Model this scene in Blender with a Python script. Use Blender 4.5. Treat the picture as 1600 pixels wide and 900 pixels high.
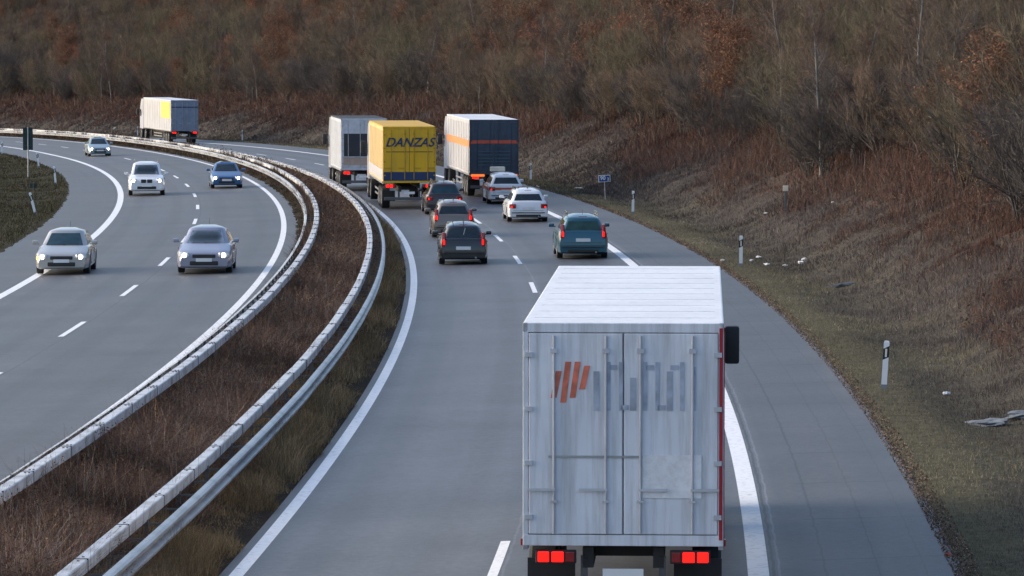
import bpy, bmesh, math, random
import numpy as np
from mathutils import Vector, Matrix, noise
random.seed(7); rng = np.random.default_rng(11)
for o in list(bpy.data.objects): bpy.data.objects.remove(o)
scene = bpy.context.scene; C = scene.collection
R = math.radians; PI = math.pi
# ---------------------------------------------------------------- camera
CAM_H = 7.69; PITCH = 3.4753
cam = bpy.data.cameras.new('camera'); cam.lens = 148.1; cam.sensor_width = 36; cam.clip_start = 1; cam.clip_end = 4000
camo = bpy.data.objects.new('camera', cam); C.objects.link(camo)
camo.location = (0, 0, CAM_H); camo.rotation_euler = (R(90 - PITCH), 0, 0); scene.camera = camo
# ---------------------------------------------------------------- sky, sun, exposure
SUN_EL, SUN_AZ = 22, -75            # degrees; azimuth from +Y towards +X
w = bpy.data.worlds.new('World'); scene.world = w; w.use_nodes = True
nt = w.node_tree; bg = nt.nodes['Background']
sky = nt.nodes.new('ShaderNodeTexSky'); sky.sky_type = 'NISHITA'; sky.sun_disc = False
sky.sun_elevation = R(SUN_EL); sky.sun_rotation = R(SUN_AZ); sky.air_density = 1.0; sky.dust_density = 3.2; sky.ozone_density = 1.6
nt.links.new(sky.outputs[0], bg.inputs[0]); bg.inputs[1].default_value = 0.15
sun = bpy.data.lights.new('sun', 'SUN'); sun.energy = 0.5; sun.angle = R(60); sun.color = (1, .90, .80)
suno = bpy.data.objects.new('sun', sun); C.objects.link(suno)
d = Vector((math.sin(R(SUN_AZ)) * math.cos(R(SUN_EL)), math.cos(R(SUN_AZ)) * math.cos(R(SUN_EL)), math.sin(R(SUN_EL))))
suno.rotation_euler = (-d).to_track_quat('-Z', 'Y').to_euler()
vs = scene.view_settings; vs.view_transform = 'Standard'; vs.look = 'None'; vs.exposure = 1.08; vs.gamma = 1; vs.use_curve_mapping = False
scene.cycles.max_bounces = 6; scene.cycles.diffuse_bounces = 2; scene.cycles.glossy_bounces = 3
scene.render.filter_size = 1.8 if hasattr(scene.render, 'filter_size') else 1.5

# ---------------------------------------------------------------- materials
def new_mat(name):
    m = bpy.data.materials.new(name); m.use_nodes = True
    return m, m.node_tree, m.node_tree.nodes['Principled BSDF']
def mat(name, col, rough=.5, metal=0., var=.12, scale=3., bump=0., coat=0., emit=None, estr=0., spec=.5, col2=None, thr=(.35, .65)):
    m, nt, b = new_mat(name)
    b.inputs['Roughness'].default_value = rough; b.inputs['Metallic'].default_value = metal
    b.inputs['Specular IOR Level'].default_value = spec
    if coat: b.inputs['Coat Weight'].default_value = coat; b.inputs['Coat Roughness'].default_value = .06
    tc = nt.nodes.new('ShaderNodeTexCoord'); n = nt.nodes.new('ShaderNodeTexNoise'); n.inputs['Scale'].default_value = scale; n.inputs['Detail'].default_value = 5
    nt.links.new(tc.outputs['Object'], n.inputs['Vector'])
    r = nt.nodes.new('ShaderNodeValToRGB'); r.color_ramp.elements[0].position = thr[0]; r.color_ramp.elements[1].position = thr[1]
    c2 = col2 or tuple(min(1, c * (1 + var)) for c in col); c1 = col if col2 else tuple(c * (1 - var) for c in col)
    r.color_ramp.elements[0].color = (*c1, 1); r.color_ramp.elements[1].color = (*c2, 1)
    nt.links.new(n.outputs['Fac'], r.inputs[0]); nt.links.new(r.outputs[0], b.inputs['Base Color'])
    if bump:
        bp = nt.nodes.new('ShaderNodeBump'); bp.inputs['Strength'].default_value = bump; bp.inputs['Distance'].default_value = .02
        nt.links.new(n.outputs['Fac'], bp.inputs['Height']); nt.links.new(bp.outputs[0], b.inputs['Normal'])
    if emit: b.inputs['Emission Color'].default_value = (*emit, 1); b.inputs['Emission Strength'].default_value = estr
    return m
def attr_mat(name, rough=.9, spec=.15, gain=1.0):
    m, nt, b = new_mat(name); a = nt.nodes.new('ShaderNodeVertexColor'); a.layer_name = 'Col'
    nt.links.new(a.outputs[0], b.inputs['Base Color']); b.inputs['Roughness'].default_value = rough; b.inputs['Specular IOR Level'].default_value = spec
    return m
VEG = attr_mat('dry_plant')

# ---------------------------------------------------------------- road alignment (a surveyed curve)
H0 = 7.69; X00 = -4.83133
A_ = [.1078019, -.3463647, .2272864, -.234899, .0853945]; Z_ = [-2.527625, 1.630187, -.672076]
C_ = [.0469842, -.0625334, .0407421]; D_ = [.6446408, -.4087634, .2483782]
ds = 1.0; S = np.arange(-60, 1400, ds)
def poly(s, co, k0=0): t = s / 300.; return sum(a * t ** (i + k0) for i, a in enumerate(co))
SM = 430.
TH = poly(np.clip(S, 0, SM), A_); TH = TH + np.where(S > SM, -(np.clip(S, SM, 900) - SM) * .00078, 0)
i0 = int(60 / ds)
def integ(f):
    c = np.concatenate([[0], np.cumsum((f[1:] + f[:-1]) / 2 * ds)]); return c - c[i0]
XC = X00 + integ(np.sin(TH)); YC = integ(np.cos(TH))
dz = (poly(np.array([SM + .5]), Z_, 2) - poly(np.array([SM - .5]), Z_, 2))[0]
ZC = np.where(S < SM, poly(np.clip(S, 0, SM), Z_, 2), poly(np.array([SM]), Z_, 2)[0] + dz * (np.clip(S, SM, 620) - SM))
CC = poly(np.clip(S, 0, 330), C_); DD = poly(np.clip(S, 0, SM), D_)
def I(s, a): return np.interp(s, S, a)
def smooth(a, b, x): t = np.clip((x - a) / (b - a), 0, 1); return t * t * (3 - 2 * t)
def road_z(s, o):
    b = np.clip((-4.6 - o) / 2.4, 0, 1)
    return I(s, ZC) + I(s, CC) * np.clip(o, -21, 9) + b * I(s, DD)
def vnoise(x, y, f, seed=0):
    """cheap smooth value noise on arrays"""
    x = np.asarray(x, float) * f + seed * 17.3; y = np.asarray(y, float) * f + seed * 9.1
    xi = np.floor(x); yi = np.floor(y); xf = x - xi; yf = y - yi
    h = lambda a, b: np.modf(np.abs(np.sin(a * 127.1 + b * 311.7) * 43758.5453))[0]
    u = xf * xf * (3 - 2 * xf); v = yf * yf * (3 - 2 * yf)
    return (h(xi, yi) * (1 - u) + h(xi + 1, yi) * u) * (1 - v) + (h(xi, yi + 1) * (1 - u) + h(xi + 1, yi + 1) * u) * v
def ground_z(s, o):
    s = np.asarray(s, float); o = np.asarray(o, float)
    z = road_z(s, o)
    # shoulder of the verge, ditch, cutting slope, wooded hill to the right
    z = z - .16 * smooth(7.6, 8.9, o) * (1 - smooth(9.0, 10.4, o))
    k = .44 + .10 * (vnoise(s, o * 0, .03, 3) - .5)
    capo = 33 + 20 * smooth(260, 560, s)
    rise = np.where(o > 9.4, (np.minimum(o, 19) - 9.4) * k, 0) + np.where(o > 19, (np.minimum(o, capo) - 19) * .60, 0) + np.where(o > capo, (np.minimum(o, 330) - capo) * .01, 0)
    z = z + rise * smooth(9.2, 11.5, o)
    rough = smooth(8.5, 12, o)
    z = z + rough * ((vnoise(s, o, .22, 1) - .5) * .55 + (vnoise(s, o, .8, 2) - .5) * .14)
    z = z + smooth(20, 40, o) * (1 - smooth(60, 120, o)) * (vnoise(s, o, .05, 5) - .5) * 6
    # median, left island
    z = z + .10 * smooth(-4.15, -4.6, o) * (1 - smooth(-7.6, -8.0, o)) * np.where(o < -4.1, 1, 0)
    lf = smooth(-19.3, -20.6, o) * np.where(o < -19, 1, 0)
    z = z - lf * .12 + lf * (vnoise(s, o, .5, 7) - .5) * .15
    z = z + np.where(o < -24, (-np.maximum(o, -300) - 24) * .02, 0)
    # keep the sheet just under the pavements
    under = ((o > -4.05) & (o < 6.55)) | ((o > -18.9) & (o < -8.15))
    return z - np.where(under, .06, 0)
def P(s, o, h=0., ground=False):
    s = np.asarray(s, float); o = np.asarray(o, float); T = I(s, TH)
    z = ground_z(s, o) if ground else road_z(s, o)
    return np.stack([I(s, XC) + o * np.cos(T), I(s, YC) - o * np.sin(T), z + h], -1)
def heading(s): return float(I(s, TH))

# ---------------------------------------------------------------- mesh helpers
def np_mesh(name, V, F, m=None, parent=None, col=None, smooth_=False, uv=None):
    """V (n,3), F (k,3|4) int"""
    V = np.ascontiguousarray(V, np.float32); F = np.ascontiguousarray(F, np.int32)
    me = bpy.data.meshes.new(name); k = F.shape[1]
    me.vertices.add(len(V)); me.vertices.foreach_set('co', V.ravel())
    me.loops.add(F.size); me.loops.foreach_set('vertex_index', F.ravel())
    me.polygons.add(len(F)); me.polygons.foreach_set('loop_start', np.arange(len(F), dtype=np.int32) * k)
    me.polygons.foreach_set('loop_total', np.full(len(F), k, np.int32))
    me.polygons.foreach_set('use_smooth', np.full(len(F), bool(smooth_), bool))
    if uv is not None:
        l = me.uv_layers.new(name='UVMap'); l.data.foreach_set('uv', np.ascontiguousarray(uv[F.ravel()], np.float32).ravel())
    if col is not None:
        c = me.color_attributes.new('Col', 'FLOAT_COLOR', 'POINT'); c4 = np.ones((len(V), 4), np.float32); c4[:, :3] = col
        c.data.foreach_set('color', c4.ravel())
    me.update(calc_edges=True); me.validate()
    o = bpy.data.objects.new(name, me); C.objects.link(o)
    if m: me.materials.append(m)
    if parent: o.parent = parent
    return o
def tag(o, label=None, cat=None, group=None, kind=None):
    if label: o['label'] = label
    if cat: o['category'] = cat
    if group: o['group'] = group
    if kind: o['kind'] = kind
    return o
def empty(name, loc=(0, 0, 0), rz=0, label=None, cat=None, group=None):
    o = bpy.data.objects.new(name, None); C.objects.link(o); o.location = loc; o.rotation_euler = (0, 0, rz); o.empty_display_size = .2
    return tag(o, label, cat, group)
def strip(name, s0, s1, step, offs, m, z=0., ground=False, wig=None, uvs=True):
    """ribbon along the road; offs = list of offsets"""
    s = np.arange(s0, s1 + step * .5, step); offs = np.array(offs, float)
    SS, OO = np.meshgrid(s, offs, indexing='ij')
    O2 = OO.copy()
    if wig:
        for j, a in wig.items(): O2[:, j] += a * (vnoise(s, s * 0, 2.1, j) - .5) + a * .7 * (vnoise(s, s * 0, .6, j + 3) - .5)
    V = P(SS, O2, z, ground).reshape(-1, 3); n, k = len(s), len(offs)
    i = np.arange(n - 1)[:, None] * k + np.arange(k - 1)[None]; i = i.ravel()
    F = np.stack([i, i + 1, i + k + 1, i + k], 1)[:, ::-1][:, [3, 2, 1, 0]]
    # faces up: order (s,o),(s,o+1),(s+1,o+1),(s+1,o)
    F = np.stack([i, i + 1, i + k + 1, i + k], 1)
    uv = np.stack([O2.ravel(), SS.ravel()], 1)
    return np_mesh(name, V, F, m, uv=uv, smooth_=True)
def sweep(name, s, prof, o0, m, parent=None, closed=True, base_ground=False, wob=None):
    """profile (do, dz) list swept along offset o0"""
    prof = np.array(prof, float); k = len(prof); n = len(s)
    T = I(s, TH); zc = road_z(s, np.full(n, o0)) + (wob if wob is not None else 0)
    o = o0 + prof[:, 0][None] * np.ones((n, 1))
    V = np.stack([I(s, XC)[:, None] + o * np.cos(T)[:, None], I(s, YC)[:, None] - o * np.sin(T)[:, None], zc[:, None] + prof[:, 1][None]], -1).reshape(-1, 3)
    ii = np.arange(n - 1)[:, None] * k; jj = np.arange(k if closed else k - 1)[None]
    a = (ii + jj).ravel(); b = (ii + (jj + 1) % k).ravel()
    F = np.stack([a, b, b + k, a + k], 1)
    return np_mesh(name, V, F, m, parent)
class MB:
    def __init__(s): s.bm = bmesh.new()
    def box(s, c, d, rz=0., rx=0., ry=0., bev=0.):
        r = bmesh.ops.create_cube(s.bm, size=1); vs_ = r['verts']
        M = Matrix.Translation(c) @ Matrix.Rotation(rz, 4, 'Z') @ Matrix.Rotation(ry, 4, 'Y') @ Matrix.Rotation(rx, 4, 'X') @ Matrix.Diagonal((*d, 1))
        bmesh.ops.transform(s.bm, matrix=M, verts=vs_)
        if bev:
            es = list({e for v in vs_ for e in v.link_edges}); bmesh.ops.bevel(s.bm, geom=es, offset=bev, segments=2, affect='EDGES', profile=.6)
        return s
    def cyl(s, a, b, r1, r2=None, n=12, cap=True):
        a = Vector(a); b = Vector(b); r2 = r1 if r2 is None else r2; dd = b - a
        r = bmesh.ops.create_cone(s.bm, cap_ends=cap, segments=n, radius1=r1, radius2=r2, depth=dd.length)
        bmesh.ops.transform(s.bm, matrix=Matrix.Translation((a + b) / 2) @ dd.to_track_quat('Z', 'Y').to_matrix().to_4x4(), verts=r['verts']); return s
    def poly(s, pts, th, axis=(0, 1, 0)):
        """flat outline given as 3d points, extruded by th along axis"""
        vs_ = [s.bm.verts.new(p) for p in pts]; f = s.bm.faces.new(vs_)
        r = bmesh.ops.extrude_face_region(s.bm, geom=[f]); nv = [g for g in r['geom'] if isinstance(g, bmesh.types.BMVert)]
        bmesh.ops.translate(s.bm, vec=Vector(axis) * th, verts=nv); return s
    def loft(s, rings, cap=True):
        rv = [[s.bm.verts.new(p) for p in r] for r in rings]; n = len(rings[0])
        for a, b in zip(rv[:-1], rv[1:]):
            for i in range(n):
                try: s.bm.faces.new((a[i], a[(i + 1) % n], b[(i + 1) % n], b[i]))
                except ValueError: pass
        if cap: s.bm.faces.new(rv[0][::-1]); s.bm.faces.new(rv[-1])
        return s
    def lathe(s, prof, n=24, axis='X', c=(0, 0, 0)):
        """prof: (along, radius)"""
        rings = []
        for t, r in prof:
            ring = []
            for i in range(n):
                a = 2 * PI * i / n
                ring.append(Vector(c) + (Vector((t, r * math.cos(a), r * math.sin(a))) if axis == 'X' else Vector((r * math.cos(a), r * math.sin(a), t))))
            rings.append(ring)
        return s.loft(rings)
    def build(s, name, m, parent=None, smooth_=None, loc=None):
        bmesh.ops.recalc_face_normals(s.bm, faces=s.bm.faces)
        me = bpy.data.meshes.new(name); s.bm.to_mesh(me); s.bm.free()
        if smooth_ is not None:
            me.polygons.foreach_set('use_smooth', np.ones(len(me.polygons), bool)); me.set_sharp_from_angle(angle=R(smooth_))
        else: me.polygons.foreach_set('use_smooth', np.zeros(len(me.polygons), bool))
        me.materials.append(m); o = bpy.data.objects.new(name, me); C.objects.link(o)
        if parent: o.parent = parent
        if loc: o.location = loc
        return o
def merge(o, mb, m):
    """surface detail goes into the part's own mesh"""
    me = o.data; k = len(me.materials); me.materials.append(m); tmp = bpy.data.meshes.new('tmp'); bmesh.ops.recalc_face_normals(mb.bm, faces=mb.bm.faces); mb.bm.to_mesh(tmp); mb.bm.free()
    bm = bmesh.new(); bm.from_mesh(me); n = len(bm.faces); bm.from_mesh(tmp); bm.faces.ensure_lookup_table()
    for f in bm.faces[n:]: f.material_index = k; f.smooth = False
    bm.to_mesh(me); bm.free(); bpy.data.meshes.remove(tmp)
def copy_tree(o, parent=None):
    c = o.copy(); C.objects.link(c); c.parent = parent
    for ch in list(o.children): copy_tree(ch, c)
    return c

# ---------------------------------------------------------------- ground sheet
def ground_material():
    m, nt, b = new_mat('ground'); L = nt.links; N = nt.nodes.new
    uv = N('ShaderNodeUVMap'); sx = N('ShaderNodeSeparateXYZ'); L.new(uv.outputs[0], sx.inputs[0])
    tc = N('ShaderNodeTexCoord')
    def nz(scale, det=6):
        n = N('ShaderNodeTexNoise'); n.inputs['Scale'].default_value = scale; n.inputs['Detail'].default_value = det; n.inputs['Roughness'].default_value = .65
        L.new(tc.outputs['Object'], n.inputs['Vector']); return n.outputs['Fac']
    def ramp(f, st):
        r = N('ShaderNodeValToRGB'); e = r.color_ramp.elements
        e[0].position = st[0][0]; e[0].color = (*st[0][1], 1); e[1].position = st[-1][0]; e[1].color = (*st[-1][1], 1)
        for p, c in st[1:-1]: x = e.new(p); x.color = (*c, 1)
        L.new(f, r.inputs[0]); return r.outputs[0]
    # offset (perturbed by noise) selects the cover across the section
    n1 = nz(.35); mm = N('ShaderNodeMath'); mm.operation = 'MULTIPLY_ADD'; L.new(n1, mm.inputs[0]); mm.inputs[1].default_value = 6; mm.inputs[2].default_value = -3
    ad = N('ShaderNodeMath'); ad.operation = 'ADD'; L.new(sx.outputs[0], ad.inputs[0]); L.new(mm.outputs[0], ad.inputs[1])
    mr = N('ShaderNodeMapRange'); L.new(ad.outputs[0], mr.inputs[0]); mr.inputs[1].default_value = -30; mr.inputs[2].default_value = 40
    u = lambda o: (o + 30) / 70
    base = ramp(mr.outputs[0], [(0, (.035, .035, .018)), (u(-12), (.035, .033, .018)), (u(-8), (.030, .022, .016)), (u(2), (.030, .022, .016)), (u(6), (.095, .088, .052)), (u(9), (.090, .080, .058)), (u(11), (.066, .056, .048)), (u(15), (.072, .052, .042)), (u(20), (.04, .027, .019)), (1, (.045, .029, .019))])
    v = ramp(nz(4.), [(.3, (.55, .55, .55)), (.7, (1.35, 1.35, 1.35))])
    mx = N('ShaderNodeMix'); mx.data_type = 'RGBA'; mx.blend_type = 'MULTIPLY'; mx.inputs[0].default_value = 1
    L.new(base, mx.inputs[6]); L.new(v, mx.inputs[7]); L.new(mx.outputs[2], b.inputs['Base Color'])
    b.inputs['Roughness'].default_value = .95; b.inputs['Specular IOR Level'].default_value = .1
    bp = N('ShaderNodeBump'); bp.inputs['Strength'].default_value = .8; bp.inputs['Distance'].default_value = .08
    L.new(nz(7.), bp.inputs['Height']); L.new(bp.outputs[0], b.inputs['Normal'])
    return m
sg = np.concatenate([np.arange(-55, 40, 5), np.arange(40, 260, 1.), np.arange(260, 560, 2.), np.arange(560, 1390, 12)])
og = np.concatenate([[-600, -450, -300, -200, -120, -70, -45, -30], np.arange(-26, -4, .5), np.arange(-4.05, 6.6, 1.76), np.arange(6.75, 20, .25), np.arange(20, 60, 1.), np.arange(60, 130, 6), [140, 170, 210, 270, 330, 450, 700]])
og = np.unique(np.round(og, 3))
SS, OO = np.meshgrid(sg, og, indexing='ij'); Vg = P(SS, OO, 0, True).reshape(-1, 3)
n_, k_ = len(sg), len(og); ii = (np.arange(n_ - 1)[:, None] * k_ + np.arange(k_ - 1)[None]).ravel()
g = np_mesh('ground', Vg, np.stack([ii, ii + 1, ii + k_ + 1, ii + k_], 1), ground_material(), uv=np.stack([OO.ravel(), SS.ravel()], 1), smooth_=True)
tag(g, kind='structure')

# ---------------------------------------------------------------- asphalt
def asphalt(name, base, lanes, seams, cracks=True, tint=None):
    """lanes: [(offset, width, factor)] tonal bands that belong to the worn surface; seams: [(offset, halfwidth)] dark joints"""
    m, nt, b = new_mat(name); L = nt.links; N = nt.nodes.new
    uv = N('ShaderNodeUVMap'); sx = N('ShaderNodeSeparateXYZ'); L.new(uv.outputs[0], sx.inputs[0]); tc = N('ShaderNodeTexCoord')
    def math_(op, a, b_=None, c=None):
        n = N('ShaderNodeMath'); n.operation = op
        for i, v in enumerate((a, b_, c)):
            if v is None: continue
            if isinstance(v, (int, float)): n.inputs[i].default_value = v
            else: L.new(v, n.inputs[i])
        return n.outputs[0]
    def nz(scale, vec=None, det=5, rgh=.6):
        n = N('ShaderNodeTexNoise'); n.inputs['Scale'].default_value = scale; n.inputs['Detail'].default_value = det; n.inputs['Roughness'].default_value = rgh
        L.new(vec if vec is not None else tc.outputs['Object'], n.inputs['Vector']); return n.outputs['Fac']
    mp = N('ShaderNodeMapping'); mp.inputs['Scale'].default_value = (1.3, .035, 1); L.new(uv.outputs[0], mp.inputs[0])
    streak = nz(1., mp.outputs[0], 4)
    fine = nz(38., None, 3, .8); blot = nz(.28, None, 4)
    f = math_('MULTIPLY_ADD', streak, 1.2, .40)
    f = math_('MULTIPLY', f, math_('MULTIPLY_ADD', nz(7., None, 4, .75), 1.1, .45))
    f = math_('MULTIPLY', f, math_('MULTIPLY_ADD', blot, .8, .60))
    f = math_('MULTIPLY', f, math_('MULTIPLY_ADD', fine, 1.1, .45))
    for o, hw, k in lanes:
        d_ = math_('ABSOLUTE', math_('SUBTRACT', sx.outputs[0], o)); e = math_('MULTIPLY', math_('SUBTRACT', hw, d_), 5.); c = N('ShaderNodeClamp'); L.new(e, c.inputs[0])
        f = math_('MULTIPLY', f, math_('MULTIPLY_ADD', c.outputs[0], k - 1, 1))
    wv = nz(1.3, None, 3)
    for o, hw, k in seams:
        uo = math_('MULTIPLY_ADD', wv, .10, -.05 - o); d_ = math_('ABSOLUTE', math_('ADD', sx.outputs[0], uo)); g_ = math_('LESS_THAN', d_, hw)
        f = math_('MULTIPLY', f, math_('MULTIPLY_ADD', g_, k - 1, 1))
    if cracks:
        so = math_('ADD', sx.outputs[1], math_('MULTIPLY_ADD', nz(.8, None, 4), .9, -.45))
        md = math_('FRACT', math_('DIVIDE', so, 5.3)); g_ = math_('LESS_THAN', math_('ABSOLUTE', math_('SUBTRACT', md, .5)), .009)
        g2 = math_('GREATER_THAN', sx.outputs[0], 4.6); g_ = math_('MULTIPLY', g_, g2)
        f = math_('MULTIPLY', f, math_('MULTIPLY_ADD', g_, -.38, 1))
    mx = N('ShaderNodeMix'); mx.data_type = 'RGBA'; mx.blend_type = 'MULTIPLY'; mx.inputs[0].default_value = 1
    mx.inputs[6].default_value = (*base, 1); cb = N('ShaderNodeCombineColor'); [L.new(f, cb.inputs[i]) for i in range(3)]; L.new(cb.outputs[0], mx.inputs[7])
    L.new(mx.outputs[2], b.inputs['Base Color'])
    L.new(math_('MULTIPLY_ADD', streak, .25, .42), b.inputs['Roughness']); b.inputs['Specular IOR Level'].default_value = .45
    bp = N('ShaderNodeBump'); bp.inputs['Strength'].default_value = .35; bp.inputs['Distance'].default_value = .01; L.new(fine, bp.inputs['Height']); L.new(bp.outputs[0], b.inputs['Normal'])
    return m
asR = asphalt('asphalt_right', (.090, .096, .108), [(-1.85, 1.75, 1.12), (-4.2, .42, .72), (1.9, 1.7, .90), (5.4, 1.3, .78), (-2.8, .38, .88), (-.95, .38, .88), (1.0, .38, .84), (2.75, .38, .84), (-1.87, .3, 1.05), (1.88, .3, 1.05)], [(.13, .02, 1.5), (4.02, .022, .45), (4.10, .018, 1.7), (4.75, .02, .6), (5.5, .012, .7), (6.15, .012, .75)])
asL = asphalt('asphalt_left', (.080, .082, .091), [(-17.7, 1.25, .9), (-10.5, 1.7, .93), (-9.6, .38, .87), (-11.4, .38, .87), (-13.4, .38, .85), (-15.3, .38, .85)], [(-12.3, .018, .6), (-16.5, .02, .55)], cracks=False)
rr = strip('road_right', -50, 760, .8, [-4.25, -3.8, -2.5, 0, 2, 3.8, 5.2, 6.4, 6.65], asR, z=0, wig={0: .25, 8: .05}); tag(rr, kind='structure')
rl = strip('road_left', -50, 760, .8, [-19.02, -18.6, -16.2, -14, -12.4, -10, -8.6, -8.05], asL, z=0, wig={0: .16, 7: .22}); tag(rl, kind='structure')

# painted markings: 4 mm above
PAINT = mat('road_paint', (.80, .81, .83), .55, var=.07, scale=9, bump=.1, spec=.4, col2=(.50, .51, .54), thr=(.52, .74))
def marking(name, s0, s1, o, wdt, label=None):
    x = strip(name, s0, s1, 1. if s1 - s0 > 20 else (s1 - s0) / 6, [o - wdt / 2, o, o + wdt / 2], PAINT, z=.004); tag(x, kind='structure'); return x
for o, wd in ((-3.79, .22), (3.80, .30), (-8.63, .22), (-16.24, .30)): marking('edge_line_marking', -50, 740, o, wd)
def dashes(s_first, o, lo, hi):
    Vs = []; Fs = []; nb = 0
    for k in range(lo, hi):
        sc = s_first + 18 * k; s = np.linspace(sc - 3, sc + 3, 7)
        V = np.concatenate([P(s, np.full(7, o - .075), .004), P(s, np.full(7, o + .075), .004)]); Vs.append(V)
        i = np.arange(6); Fs.append(np.stack([i, i + 7, i + 8, i + 1], 1) + nb); nb += 14
    x = np_mesh('lane_marking', np.concatenate(Vs), np.concatenate(Fs), PAINT); tag(x, kind='structure')
dashes(61.43, 0, -5, 36); dashes(110.87, -12.44, -8, 34)

# ---------------------------------------------------------------- guardrails
GALV = mat('galvanised_steel', (.46, .47, .49), .42, .55, scale=1.3, bump=.05, col2=(.27, .28, .29), thr=(.45, .75))
GALV_TOP = mat('weathered_zinc', (.60, .61, .63), .5, .2, var=.1, scale=1.9, col2=(.30, .29, .28), thr=(.46, .72))
OLD = mat('aged_steel', (.15, .15, .15), .6, .4, var=.3, scale=5)
BOLT = mat('dark_steel', (.08, .08, .085), .6, .5)
S_R = np.concatenate([np.arange(20, 200, 1.), np.arange(200, 620, 2.)])
def wob(s, seed, a=.016): return a * (vnoise(s, s * 0, .25, seed) - .5) * 2
def box_beam(parent, o, seed, ww=.19, hh=.17, top=.75):
    p = [(-ww/2, top - hh), (-ww/2, top - .015), (-ww/2 + .015, top), (ww/2 - .015, top), (ww/2, top - .015), (ww/2, top - hh)]
    b = sweep('box_beam', S_R, p, o, GALV_TOP, parent, wob=wob(S_R, seed))
    # sleeve plates at every joint, bolts on them
    mb = MB(); bb = MB(); wj = lambda s: float(wob(np.array([s]), seed)[0])
    for s in np.arange(44, 330, 4.):
        c = P(s, o, top - hh / 2 + .004 + wj(s)); a = -heading(s)
        mb.box(c, (ww + .016, .012, hh + .012), rz=a)
        for q in (-.22, .22): 
            c2 = P(s + q, o, top + .004 + wj(s)); bb.box(c2, (.035, .035, .012), rz=a)
            c2 = P(s + q, o + .06, top + .004 + wj(s)); bb.box(c2, (.03, .03, .012), rz=a)
    merge(b, mb, BOLT); merge(b, bb, BOLT)
    return b
def w_beam(parent, o, seed, side, top=.75):
    """side=+1: traffic to the right"""
    k = side; y0 = top - .31
    pr = [(.0, top), (.06, top - .015), (.10, top - .045), (.10, top - .08), (.0, top - .125), (.0, top - .185), (.10, top - .23), (.10, top - .265), (.06, top - .295), (0, y0)]
    pr = [(k * x, z) for x, z in pr]; back = [(x - k * .006, z) for x, z in pr[::-1]]
    return sweep('w_beam', S_R, pr + back, o, GALV, parent, wob=wob(S_R, seed, .008))
def posts(parent, o, seed, step, s0=42):
    pos = np.arange(s0, 600, step); near = pos[:95]; far = pos[95:]
    mb = MB(); mb.box((0, 0, .30), (.06, .10, .64)); mb.box((0, .0, .55), (.10, .13, .02)); first = mb.build('post', OLD, parent)
    me = first.data
    for k, s in enumerate(near):
        q = first if k == 0 else first.copy()
        if k: C.objects.link(q); q.parent = parent
        q.location = P(s, o); q.rotation_euler = (0, 0, -heading(s))
    mb = MB()
    for s in far:
        p = P(s, o, .30); mb.box(p, (.07, .10, .64), rz=-heading(s))
    x = mb.build('distant_posts', OLD, parent); x['kind'] = 'stuff'
    return pos
gr = empty('guardrail', P(50, -5.3), 0, 'grey double guardrail on the right side of the brown median, beside the lanes driving away', 'guardrail')
gr.location = (0, 0, 0)
box_beam(gr, -5.3, 1); w_beam(gr, -4.86, 2, 1); posts(gr, -5.22, 1, 4)
def spacers(parent, o1, o2, s0, s1, step):
    first = None
    for s in np.arange(s0, s1, step)[:90]:
        if first is None:
            mb = MB(); mb.box(((o2 - o1) / 2, 0, -.06), (abs(o2 - o1), .025, .03)); mb.box((o2 - o1, 0, -.06), (.05, .10, .14)); first = mb.build('spacer', OLD, parent); q = first
        else: q = first.copy(); C.objects.link(q); q.parent = parent
        q.location = P(s, o1, .62); q.rotation_euler = (0, 0, -heading(s))
spacers(gr, -5.2, -4.9, 44, 224, 2.)
gl = empty('guardrail', (0, 0, 0), 0, 'grey double guardrail on the left side of the brown median, beside the oncoming lanes', 'guardrail')
box_beam(gl, -7.3, 5, top=.78); w_beam(gl, -7.70, 6, -1, .64); posts(gl, -7.38, 5, 4); spacers(gl, -7.4, -7.70, 45, 225, 2.)
# ---------------------------------------------------------------- plants
def in_view(p, m=5.): return (np.abs(p[:, 0]) < p[:, 1] * .1216 + m) & (p[:, 1] > 20)
def blades(base, h, wd, lean, cols, seed, segs=2, curl=.5, thick=True):
    """a mass of stalks: each a tapering three-sided stem, bent once. returns V,F,col"""
    r = np.random.default_rng(seed); n = len(base); az = r.uniform(0, 2 * PI, n); ln = np.abs(r.normal(0, 1, n)) * lean
    dirh = np.stack([np.cos(az), np.sin(az), np.zeros(n)], 1)
    pts = []
    for k in range(segs + 1):
        t = k / segs; bend = ln * (t ** (1 + curl))
        pts.append(base + dirh * (bend * h)[:, None] + np.array([0, 0, 1.]) * (h * t * np.sqrt(np.clip(1 - (ln * t * .6) ** 2, .15, 1)))[:, None])
    ph = r.uniform(0, 2 * PI, n); V = []; ns = 3
    for k in range(segs + 1):
        rad = wd * (1 - .85 * k / segs) * .5
        for j in range(ns):
            a = ph + 2 * PI * j / ns
            V.append(pts[k] + np.stack([np.cos(a), np.sin(a), np.zeros(n)], 1) * rad[:, None])
    V = np.stack(V, 1).reshape(-1, 3); m = ns * (segs + 1); F = []
    for k in range(segs):
        for j in range(ns):
            F.append([k * ns + j, k * ns + (j + 1) % ns, (k + 1) * ns + (j + 1) % ns, (k + 1) * ns + j])
    F = (np.array(F)[None] + (np.arange(n) * m)[:, None, None]).reshape(-1, 4)
    return V, F, np.repeat(cols, m, 0)
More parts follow.
